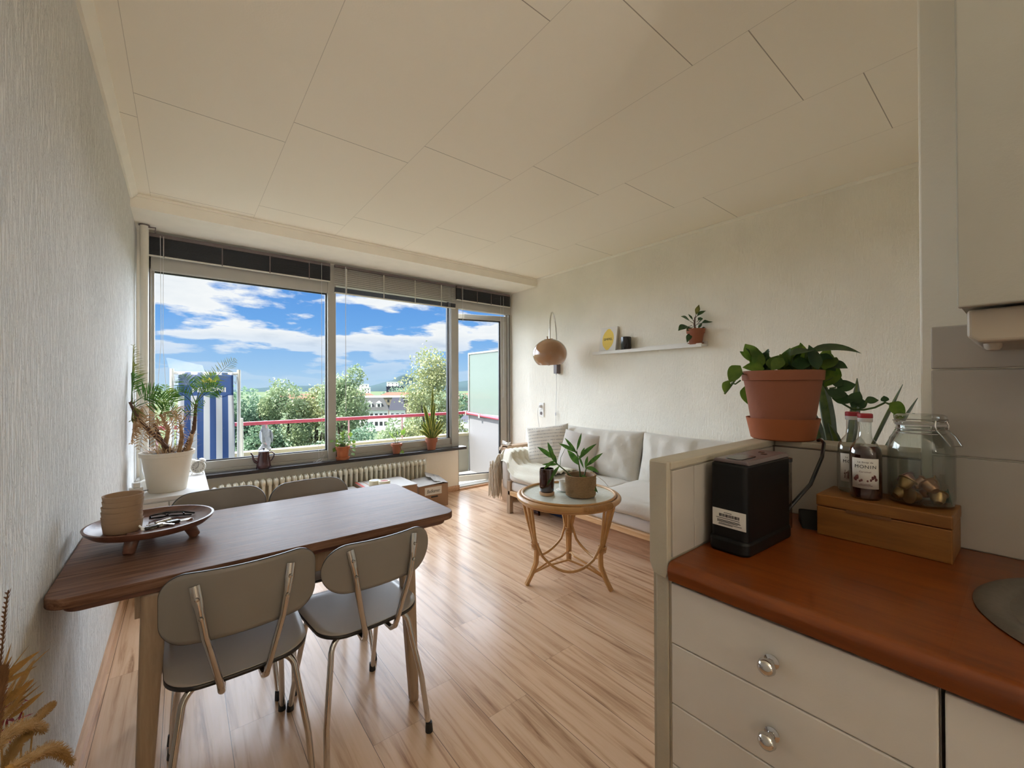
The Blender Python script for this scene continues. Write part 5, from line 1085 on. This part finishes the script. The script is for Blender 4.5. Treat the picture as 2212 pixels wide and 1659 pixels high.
# band between with circular opening
cxs,cys,rs=0.0,.230,.205
AN=sorted([2*PI*i/44+.013 for i in range(44)]+[math.atan2(b_,a)%(2*PI) for a,b_ in ((.25,.235),(-.256,.235),(-.256,-.235),(.25,-.235))]); n=48; vs=[];fs=[]
for zz in (.040,0):
    for i in range(n):
        a=AN[i]; vs.append((cxs+rs*math.cos(a),cys+rs*math.sin(a),zz))
    for i in range(n):
        a=AN[i]; c,s_=math.cos(a),math.sin(a); k=min((.25 if c>0 else .256)/abs(c) if abs(c)>1e-6 else 9,.235/abs(s_) if abs(s_)>1e-6 else 9); vs.append((cxs+k*c,cys+k*s_,zz))
for i in range(n):
    j=(i+1)%n; fs+=[(i,j,n+j,n+i),(2*n+i,3*n+i,3*n+j,2*n+j),(i,2*n+i,2*n+j,j)]
mb.add(vs,fs); mb.prism([(a,b_) for a,b_ in pr if a<-.25][::1]+[(-.256,0),(-.256,.04)][::1],-.005,.465,1) if False else None
mb.prism([(-.272,.004),(-.262,0),(-.256,0),(-.256,.040),(-.258,.040)]+[(-.258-.018*math.sin(PI/2*i/6),.040-.018*(1-math.cos(PI/2*i/6))) for i in range(1,7)],-.005,.465,1)
mb.prism([(.25,0),(.272,0),(.272,.04),(.25,.04)],-.005,.465,1)
mb.build('slab','counter_wood',ct,smooth=True,angle=35)
sn=thing('sink','round grey-brown composite sink let into the countertop','sink',(1.02,-.170,.902))
MB().lathe([(.222,-.001),(.228,.002),(.222,.007),(.210,.008),(.192,.003),(.187,-.004)],(0,0,0),72).build('rim','sink_composite',sn)
MB().lathe([(.187,-.004),(.178,-.14),(.02,-.15),(0,-.15)],(0,0,0),72).build('basin','sink_hole',sn)
MB().lathe([(0,0),(.03,0),(.028,.004),(0,.004)],(0,0,-.150),24).build('drain','steel',sn)
def knob(parent,x,y,zz):
    mb=MB().lathe([(0,0),(.0105,0),(.0115,.003),(.006,.006),(.0055,.012),(.011,.017),(.0135,.023),(.0115,.030),(.006,.034),(0,.035)],(0,0,0),28); mb.xf(T(x,y,zz)@Matrix.Rotation(-PI/2,4,'Y')); return mb.build('knob','chrome',parent)
dw=thing('drawer_unit','white kitchen drawer unit with round chrome knobs under the counter','cabinet',(1.03,.26,0))
B(-.25,.26,-.187,.187,.08,.860).build('carcass','drawer_paint',dw,smooth=False)
B(-.22,.26,-.187,.187,0,.08).build('plinth','drawer_paint',dw,smooth=False)
for k in range(6):
    z1=.8555-.1195*k; d=B(-.269,-.251,-.186,.186,z1-.1175,z1).build('drawer','drawer_paint',dw,smooth=False,bevel=.0022)
    knob(d,-.269,.006,z1-.062)
dw2=thing('base_cabinet','white kitchen base cabinet with a plain door, nearer than the drawer unit','cabinet',(1.03,-.24,0))
B(-.25,.26,-.30,.308,.08,.700).build('carcass','drawer_paint',dw2,smooth=False); B(-.22,.26,-.30,.30,0,.08).build('plinth','drawer_paint',dw2,smooth=False)
B(-.269,-.251,-.30,.308,.09,.8555).build('door','drawer_paint',dw2,smooth=False,bevel=.0022)
uc=thing('wall_cupboard','tall white wall cupboard above the counter','cupboard',(1.15,-.3,1.374))
B(-.148,.148,-.6,.368,.004,1.17).build('carcass','cupboard_paint',uc,smooth=False)
for y0,y1 in ((-.20,.370),(-.60,-.203)): B(-.152-.014,-.150,y0,y1,0,1.17).build('door','cupboard_paint',uc,smooth=False,bevel=.0025)
hd=thing('light_valance','beige lamp housing under the wall cupboard','lamp housing',(1.15,-.3,1.318))
hb=MB().prism([(-.5,.008),(-.492,0),(.350,0),(.362,.010),(.362,.055),(-.5,.055)],-.130,.145,0); hb.build('housing','hood_paint',hd,smooth=False,bevel=.006,seg=3)
MB().lathe([(0,0),(.007,0),(.010,.004),(.011,.012),(0,.012)],(-.09,.335,-.011),24).build('light_lens','hood_paint',hd)
# ---- coffee machine
cm=thing('coffee_machine','slim black coffee machine seen from its back, label low on it','coffee machine',(.995,.384,.902),math.radians(-3))
def rbox(x0,x1,y0,y1,z0,z1,r): return MB().prism(rrect(x0,x1,y0,y1,r,6),z0,z1)
MB().prism(rrect(-.110,.100,-.038,.038,.012,6),.012,.183).build('body','black_matt',cm,bevel=.003)
i=MB(); i.prism(rrect(-.118,.104,-.042,.042,.020,8),0,.03); i.build('base','black_matt',cm,bevel=.006)
MB().prism([(-.038,.183),(.038,.183),(.034,.192),(-.034,.192)],-.100,.095,0).build('lid','grey_plastic',cm,smooth=False,bevel=.003)
MB().prism(rrect(-.095,-.02,-.020,.016,.012,6),.1915,.1935).build('lever','black_plastic',cm)
MB().box(.02,.03,-.018,-.008,.1915,.1932).box(.045,.055,-.002,.008,.1915,.1932).build('button','black_plastic',cm,smooth=False)
lb=B(-.1112,-.1098,-.036,.032,.052,.088).build('rating_label','paper_label',cm,smooth=False)
bc=MB(); y=.018
while y>-.022:
    w_=random.choice((.0006,.0012,.0018)); bc.box(-.1116,-.1111,y-w_,y,.0725,.0785); y-=w_+random.choice((.0007,.0012))
for zz,yy0,yy1 in ((.0815,-.008,.008),(.0695,-.024,.024),(.0655,-.024,.022),(.0635,-.026,.022),(.0615,-.020,.022),(.0585,-.028,.018),(.0565,-.01,.02)): bc.box(-.1116,-.1111,yy0,yy1,zz-.0005,zz+.0005)
bc.build('barcode','ink',lb,smooth=False)
MB().prism(rrect(.102,.128,-.034,.034,.012,6),.015,.168).build('water_tank','tank_glass',cm); MB().prism(rrect(.101,.129,-.035,.035,.012,6),.168,.176).build('tank_lid','black_plastic',cm)
MB().tube([(.125,-.02,.05),(.18,-.05,.11),(.24,-.055,.17),(.285,-.045,.198),(.315,-.03,.204),(.34,-.015,.198)],.0042,8).build('power_cable','black_plastic',cm)
# ---- wooden box with bottles and jar
bxw=thing('wooden_box','orange-brown wooden box with lid, carrying bottles and a jar','box',(1.220,.198,.902),math.radians(-1))
B(-.063,.063,-.108,.110,0,.066).build('body','box_wood',bxw,smooth=False,bevel=.002); B(-.064,.064,-.109,.111,.0675,.093).build('lid','box_wood',bxw,smooth=False,bevel=.0025)
B(-.0655,-.0630,-.02,.055,.0625,.0685).build('finger_slot','straw_dark',bxw,smooth=False)
ZB=.995
def bottle(label,x,y,rz,full,txt,grp='syrup bottles on the wooden box'):
    b=thing('syrup_bottle',label,'bottle',(x,y,ZB),rz,grp)
    prof=[(0,.002),(.025,0),(.0285,.004),(.0285,.098),(.0275,.110),(.021,.123),(.0125,.135),(.0112,.150),(.0115,.172),(.0125,.173),(.0125,.178),(0,.178)]
    MB().lathe(prof,(0,0,0),40).build('glass','bottle_glass',b)
    lvl=.118 if full else .020
    if full: MB().lathe([(0,.004),(.0265,.004),(.0276,.008),(.0276,.098),(.0266,.110),(.0205,lvl),(0,lvl)],(0,0,0),36).build('syrup','syrup',b)
    MB().lathe([(.0128,.171),(.0135,.172),(.0135,.1865),(.0125,.188),(0,.188)],(0,0,0),30).build('cap','cap_white',b)
    MB().lathe([(.0137,.180),(.0139,.1805),(.0137,.1885),(.0122,.190),(0,.190)],(0,0,0),30).build('cap_top','bottle_cap',b)
    lm=MB()
    def lf(a,b2): t=PI+(a-.5)*1.75; return (.0289*math.cos(t),.0289*math.sin(t),.026+.066*b2)
    lm.grid(lf,20,2); lb_=lm.build('label','paper_label',b,solid=.0003)
    # lettering wrapped on the label: each letter on its own tangent plane
    def wrap(s,size,zz,dth,mt,bold=0):
        wd_=[{'M':1.25,'O':1.12,'N':1.08,'I':.62,' ':.6,'i':.5,'l':.5,'r':.7,'m':1.4}.get(ch,.95) for ch in s]; tot_=sum(wd_); acc_=0
        for i_,ch in enumerate(s):
            th=PI+(acc_+wd_[i_]/2-tot_/2)*dth; acc_+=wd_[i_]
            if ch==' ': continue
            c,s2=math.cos(th),math.sin(th)
            M=Matrix(((s2,0,c,.0294*c),(-c,0,s2,.0294*s2),(0,1,0,zz),(0,0,0,1)))
            M2=Matrix(((-s2,0,c,.0294*c),(c,0,s2,.0294*s2),(0,1,0,zz),(0,0,0,1)))
            text(ch,size,lb_,M2,mt,ext=.00015,bold=bold,name='letter')
    wrap('MONIN',.0102,.0735,.265,'ink',0)
    wrap('Le Sirop de',.0048,.0835,.105,'ink',0)
    if full: wrap('Caramel',.0052,.0625,.11,'ink_brown',0)
    for zz,half_ in ((.0350,.30),(.0325,.42)):
        q=MB(); q.grid(lambda a,b2:(.0293*math.cos(PI+(a-.5)*2*half_),.0293*math.sin(PI+(a-.5)*2*half_),zz+.0009*b2),8,1); q.build('small_print','ink_brown',lb_,solid=.0002)
    q=MB()
    for (th,zz,r_) in ([(-.45,.050,.0052),(-.55,.046,.005),(.40,.050,.0042),(.52,.053,.0040),(.60,.047,.0042),(.30,.045,.0030),(.12,.043,.0025),(-.2,.044,.003),(-.30,.042,.0028)] if full else [(-.5,.045,.002),(-.35,.047,.002),(.1,.046,.0018),(.4,.045,.002)]):
        q.ball((.0289*math.cos(PI+th),.0289*math.sin(PI+th),zz),r_,10,6,(.15,1,1) )
    if not full:
        for k in range(16):
            th=random.uniform(-.65,.65); q.tube([(.0293*math.cos(PI+th),.0293*math.sin(PI+th),.034),(.0293*math.cos(PI+th+.05),.0293*math.sin(PI+th+.05),random.uniform(.044,.058))],.0004,4)
    q.build('fruit_print','ink_brown' ,lb_)
    return b
bottle('dark caramel syrup bottle in front, white label with red fruit','' if False else 1.200,.228,math.radians(10),True,'')
bottle('clear syrup bottle half hidden behind the dark one',1.253,.262,math.radians(12),False,'')
jr=thing('storage_jar','wide clip-top glass jar holding coffee capsules on the wooden box','jar',(1.235,.144,ZB))
MB().lathe([(0,.002),(.040,0),(.050,.006),(.052,.02),(.052,.118),(.048,.138),(.039,.152),(.037,.156),(.037,.170)],(0,0,0),56).build('glass','jar_glass',jr,solid=.0018)
MB().lathe([(.037,.170),(.0415,.171),(.0415,.175),(.040,.178),(.0415,.181),(.041,.188),(.036,.191),(0,.191)],(0,0,0),56).build('lid','jar_glass',jr)
MB().lathe([(.0365,.168),(.040,.168),(.040,.1715),(.0365,.1715)],(0,0,0),48).build('seal','cap_white',jr)
w_=MB()
for zz,rr_ in ((.160,.0385),(.1765,.0425),(.152,.0400)): w_.tube([(rr_*math.cos(2*PI*i/40),rr_*math.sin(2*PI*i/40),zz) for i in range(41)],.0011,6,False)
a0=math.radians(-128)
def jc(r_,a,zz): return (r_*math.cos(a0+a),r_*math.sin(a0+a),zz)
w_.tube([jc(.043,-.22,.176),jc(.048,-.22,.182),jc(.048,.22,.182),jc(.043,.22,.176)],.0013,6)
for s_ in (-1,1):
    w_.tube([jc(.0445,s_*.24,.180),jc(.0470,s_*.30,.170),jc(.0465,s_*.26,.160),jc(.0445,s_*.20,.166)],.0013,6)
    w_.tube([jc(.0455,s_*.26,.163),jc(.060,s_*.22,.150),jc(.073,s_*.16,.132)],.0012,6)
w_.tube([jc(.073,-.16,.132),jc(.073,.16,.132)],.0012,6); w_.build('wire_clip','steel',jr)
caps=[(0,.018,.012,'foil_copper'),(-.030,.005,.013,'foil_gold'),(-.018,-.028,.012,'foil_gold'),(.012,-.032,.012,'foil_green'),(.032,-.005,.013,'foil_copper'),(.018,.028,.012,'foil_rose'),(-.022,.030,.013,'foil_gold'),
  (-.014,.0,.036,'foil_copper'),(.016,-.014,.036,'foil_gold'),(.006,.018,.038,'foil_rose'),(-.030,.020,.036,'foil_gold'),(-.028,-.020,.035,'foil_copper')]
wh_={'foil_gold':'gold','foil_copper':'copper','foil_green':'green','foil_rose':'rose'}
pos=['in the middle of the bottom layer','low at the left front of the jar','low at the front of the jar','low at the front right of the jar','low at the right of the jar','low at the back of the jar','low at the back left of the jar','on top in the middle','on top at the front right','on top at the back','on top at the far left','on top at the left front']
for k,(x,y,zz,mt_) in enumerate(caps):
    c_=thing('coffee_capsule','%s foil coffee capsule %s'%(wh_[mt_],pos[k]),'capsule',(1.235+x,.144+y,ZB+zz+.006),0,'coffee capsules in the jar',(random.uniform(-1.3,1.3),random.uniform(-1.3,1.3),random.uniform(0,6)))
    MB().lathe([(0,-.011),(.007,-.010),(.011,-.004),(.0135,.009),(.0165,.010),(.0165,.0115),(0,.0125)],(0,0,0),26).build('shell',mt_,c_)
# black wedge behind the box
sc2=thing('kitchen_scale','small black wedge-shaped gadget behind the left end of the wooden box','gadget',(1.205,.335,.902),.4)
MB().prism([(-.03,0),(.035,0),(.035,.032),(.02,.036)],-.02,.02,1).build('body','black_matt',sc2,smooth=False,bevel=.003)
# ---- big pothos on the corner of the half wall
bp_=thing('potted_pothos','large trailing pothos in a terracotta pot on the corner of the half wall','plant',(1.335,.437,1.097))
MB().lathe([(0,0),(.074,0),(.078,.003),(.090,.060),(.086,.060),(.072,.008),(0,.008)],(0,0,0),56).build('saucer','terracotta_bright',bp_)
MB().lathe([(0,.010),(.070,.010),(.074,.03),(.0945,.165),(.099,.166),(.1005,.192),(.0965,.193),(.092,.178),(0,.178)],(0,0,0),56).build('pot','terracotta',bp_); 
MB().lathe([(.091,.176),(.05,.181),(0,.182)],(0,0,0),24).build('soil','soil',bp_)
KX=1.18/890  # metre per photograph pixel at the pot
yw2=math.atan2(1.335,.437); Rp=Vector((math.cos(yw2),-math.sin(yw2),0)); Fp=Vector((math.sin(yw2),math.cos(yw2),0))
KX=KX*.83
def G(u_,v_,d=0): return Rp*((u_-1697)*KX)+Fp*d+Vector((0,0,.193-(v_-800)*1.18/890*1.0))
stp=MB(); lv=MB(); ld=MB()
def vine(pts,r_=.0022): stp.tube([G(*p) for p in pts],r_,7)
vine([(1620,805,-.02),(1605,806,-.05),(1590,825,-.05),(1578,840,-.05),(1569,850,-.05)],.0026); vine([(1608,820,-.06),(1596,828,-.06),(1586,826,-.05)]);
vine([(1775,800,.02),(1785,830,.02),(1798,852,.02),(1820,868,.0),(1840,880,.0),(1860,880,.0),(1880,875,0),(1898,865,0),(1905,868,0)],.0026)
vine([(1783,825,.0),(1805,815,.0),(1815,805,.0)]); vine([(1795,838,.0),(1808,836,.0)]); vine([(1850,881,0),(1862,870,0),(1865,862,0)])
for b_,t_ in (((1745,800),(1750,760)),((1760,800),(1762,765)),((1730,800),(1735,770)),((1700,800),(1700,775)),((1720,800),(1722,775)),((1655,800),(1645,790)),((1780,800),(1783,790))): vine([(b_[0],b_[1],0),(t_[0],t_[1],-.01)],.003)
def hl(u0,v0,u1,v1,w,mt=0,dr=.2,d0=0,d1=0,fc=.6):
    b=G(u0,v0,d0); t_=G(u1,v1,d1); d=t_-b
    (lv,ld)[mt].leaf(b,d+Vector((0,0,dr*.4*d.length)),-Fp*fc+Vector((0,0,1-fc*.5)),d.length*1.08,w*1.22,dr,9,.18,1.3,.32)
for a in [(1750,765,1848,766,.048,1,.9,-.01,-.03,.35),(1760,758,1718,770,.040,1,.2,-.02,-.07,.3),(1745,790,1738,745,.026,0,.2,.02,0),(1702,795,1738,748,.038,0,.2,.0,.0),(1675,798,1690,770,.034,0,.1,-.03,-.03,.9),(1700,775,1678,798,.028,0,.1,-.05,-.06,.9),
   (1640,775,1618,742,.034,0,.1,-.02,-.02,.9),(1638,778,1605,756,.024,0,.1,0,0),(1650,795,1642,753,.028,0,.1,-.03,-.03,.9),(1655,790,1628,762,.034,0,.2,0,0),(1660,796,1615,792,.036,0,.3,-.04,-.05),(1665,795,1672,776,.030,0,.4,0,0),(1672,798,1650,782,.030,1,.4,0,0),
   (1607,788,1583,822,.036,0,.5,-.05,-.05,.9),(1578,820,1570,846,.020,0,.3,-.05,-.05,.9),(1613,832,1620,872,.030,0,.3,.03,.03,.9),(1602,800,1592,812,.022,1,.3,-.03,-.03),
   (1770,768,1805,800,.034,1,.2,0,0,.9),(1765,775,1790,812,.040,0,.3,.02,.0,.8),(1790,790,1826,797,.036,1,.5,0,-.02,.5),(1815,797,1788,832,.032,0,.3,0,0,.9),(1780,785,1800,772,.022,1,.3,.03,.03),
   (1808,835,1815,815,.022,1,0,0,0,.9),(1810,838,1843,830,.032,1,.3,0,0,.8),(1812,838,1806,858,.034,1,.2,-.01,-.01,.9),(1800,858,1840,862,.032,1,.3,0,0,.8),(1838,868,1852,846,.026,1,.0,0,0,.9),(1845,870,1865,866,.028,1,.2,0,0,.9),(1862,862,1885,861,.018,1,.1,0,0,.9),(1850,872,1835,866,.022,1,.2,0,0,.9),(1898,864,1896,853,.014,1,0,0,0,.9),(1905,866,1930,890,.030,0,.5,0,0,.9),(1925,880,1918,900,.018,0,.3,0,0,.9),
   (1728,790,1715,775,.026,1,.3,0,0),(1735,800,1720,782,.024,0,.2,0,0),(1755,800,1772,776,.024,0,.2,.03,.03)]:
    hl(*a)
rx_=random.Random(11)
for k_ in range(26):
    ub=rx_.uniform(1625,1785); hl(ub,800,ub+rx_.uniform(-28,28),rx_.uniform(752,788),rx_.uniform(.022,.036),k_%2,rx_.uniform(.1,.5),rx_.uniform(-.04,.05),rx_.uniform(-.05,.06),rx_.uniform(.3,.9))
stp.build('stem','stem_green',bp_); lv.build('leaves','leaf_mid',bp_); ld.build('dark_leaves','leaf_dark',bp_)  # second set of leaves in a darker green
# sansevieria in the living room behind the low wall, on a small stool
sv=thing('plant_stool','small wooden stool behind the low kitchen wall','stool',(1.62,.33,0)); B(-.13,.13,-.13,.13,.80,.83).build('seat','beech',sv,smooth=False,bevel=.004)
for sx in (-1,1):
    for sy in (-1,1): MB().tube([(sx*.12,sy*.12,0),(sx*.10,sy*.10,.80)],.014,8).build('leg','beech',sv)
s2=thing('potted_sansevieria','grey-green sansevieria whose broad leaves rise behind the syrup bottles','plant',(1.62,.33,.83))
pot(s2,.07,.095,.15,.02,'white_matt',None); soil(s2,.08,.13)
for b_,tip,w in [((-.01,.05,.12),(-.02,.095,.47),.085),((0,.07,.12),(-.01,.13,.36),.08),((.0,.03,.12),(.02,.0,.44),.065),((-.01,.0,.12),(.05,-.10,.42),.045),((0,-.02,.12),(.06,-.13,.38),.04),((0,.05,.12),(.0,.25,.34),.035),((0,.02,.12),(-.04,.06,.30),.05)]:
    blade(s2,b_,tip,w,0,('snake_leaf','snake_grey'))
# ================================================================ dried bouquet close to the camera, in a floor vase
dv=thing('dried_bouquet','bunch of dried grasses, lavender and red flowers in a tall vase by the left wall','dried flowers',(-.175,.82,0))
MB().lathe([(0,0),(.05,0),(.07,.03),(.075,.15),(.05,.32),(.035,.40),(.042,.44),(.036,.44),(.03,.40),(0,.38)],(0,0,0),32).build('vase','vase_glaze',dv)
def D(u_,v_,x=-.2):  # point on the plane x, from a photograph pixel, relative to the vase foot
    d=R1*((u_-1106)/889.717)-U1*((v_-829.5)/889.717)+F; t=x/d.x; p=Vector((0,0,1.25))+d*t; return p-Vector((-.175,.82,0))
def plume(pts,r_,m='straw',stem=True,dens=26):
    ps=[Vector(p) for p in pts]; n=len(ps)-1; mb=MB(); m_=24; pl_=[]
    for i in range(m_+1):
        t=i/m_*n; k=min(n-1,int(t)); f=t-k
        p0=ps[max(k-1,0)];p1=ps[k];p2=ps[k+1];p3=ps[min(k+2,n)]
        pl_.append(.5*((2*p1)+(p2-p0)*f+(2*p0-5*p1+4*p2-p3)*f*f+(3*p1-p0-3*p2+p3)*f**3))
    mb.tube(pl_,[r_*(.35+.65*math.sin(PI*min(.97,max(.05,i/m_)))**.5)*.75 for i in range(m_+1)],8)
    for i in range(m_):
        d=(pl_[i+1]-pl_[i]).normalized()
        for k in range(dens):
            a=random.uniform(0,2*PI); s_=d.cross(Vector((1,.2,.1))).normalized(); s2_=d.cross(s_); o_=(s_*math.cos(a)+s2_*math.sin(a)); q=pl_[i].lerp(pl_[i+1],random.random())
            rr_=r_*(.4+.6*math.sin(PI*min(.97,max(.05,i/m_)))**.5)
            mb.tube([q+o_*rr_*.6,q+o_*rr_*1.35+d*rr_*random.uniform(.8,2.0)],[.0006,.0002],3,False)
    mb.build('plume',m,dv)
base=Vector((0,0,.43))
plume([D(20,1659,-.16),D(60,1640,-.16),D(105,1618,-.16),D(135,1626,-.16),D(153,1648,-.16)],.0085)
plume([D(-30,1640,-.18),D(10,1590,-.18),D(55,1568,-.18),D(95,1576,-.18)],.0085)
plume([D(72,1560,-.20),D(95,1538,-.20),D(113,1522,-.20)],.0068)
plume([D(10,1659,-.19),D(35,1610,-.19),D(62,1585,-.19)],.0065)
plume([D(-12,1620,-.17),D(0,1500,-.17),D(8,1440,-.17)],.0042,'straw_dark')
plume([D(-10,1560,-.20),D(25,1530,-.2),D(42,1512,-.2)],.0055)
sm=MB()
for p in (D(20,1659,-.16),D(-30,1640,-.18),D(72,1560,-.20),D(10,1659,-.19),D(-12,1620,-.17),D(0,1450,-.23),D(-10,1560,-.2),D(50,1540,-.22)): sm.tube([base,(base+p)/2+Vector((0,0,.02)),p],.0012,5)
sm.build('stem','straw',dv)
lvd=MB(); pts=[D(0,1440,-.23),D(6,1380,-.23),D(10,1330,-.23),D(18,1275,-.23)]; lvd.tube(pts,.0009,5)
for i in range(16):
    t=i/16; k=min(2,int(t*3)); q=pts[k].lerp(pts[k+1],t*3-k)
    for s_ in (-1,1,.3): lvd.leaf(q,Vector((.2*s_,.8*s_,.9)),(1,0,0),random.uniform(.009,.013),.0045,.3,3,.3)
lvd.build('lavender_stalk','straw_dark',dv)
fr_=MB()
for i in range(60): 
    c=D(random.uniform(-20,45),random.uniform(1505,1600),-.21); fr_.leaf(c,(random.uniform(-.3,1),random.uniform(-1,1),random.uniform(-.1,1)),(0,0,1),random.uniform(.012,.022),.0035,.4,3,.2)
fr_.build('flower_head','flower_red',dv)
lf2=MB()
for i in range(26):
    c=D(random.uniform(-30,30),random.uniform(1470,1560),-.2); lf2.leaf(c,(random.uniform(.1,.9),random.uniform(-.2,1),random.uniform(.2,1)),(1,0,.3),random.uniform(.03,.055),.010,.3,5,.3,1.2,.4)
lf2.build('dry_leaves','straw',dv)
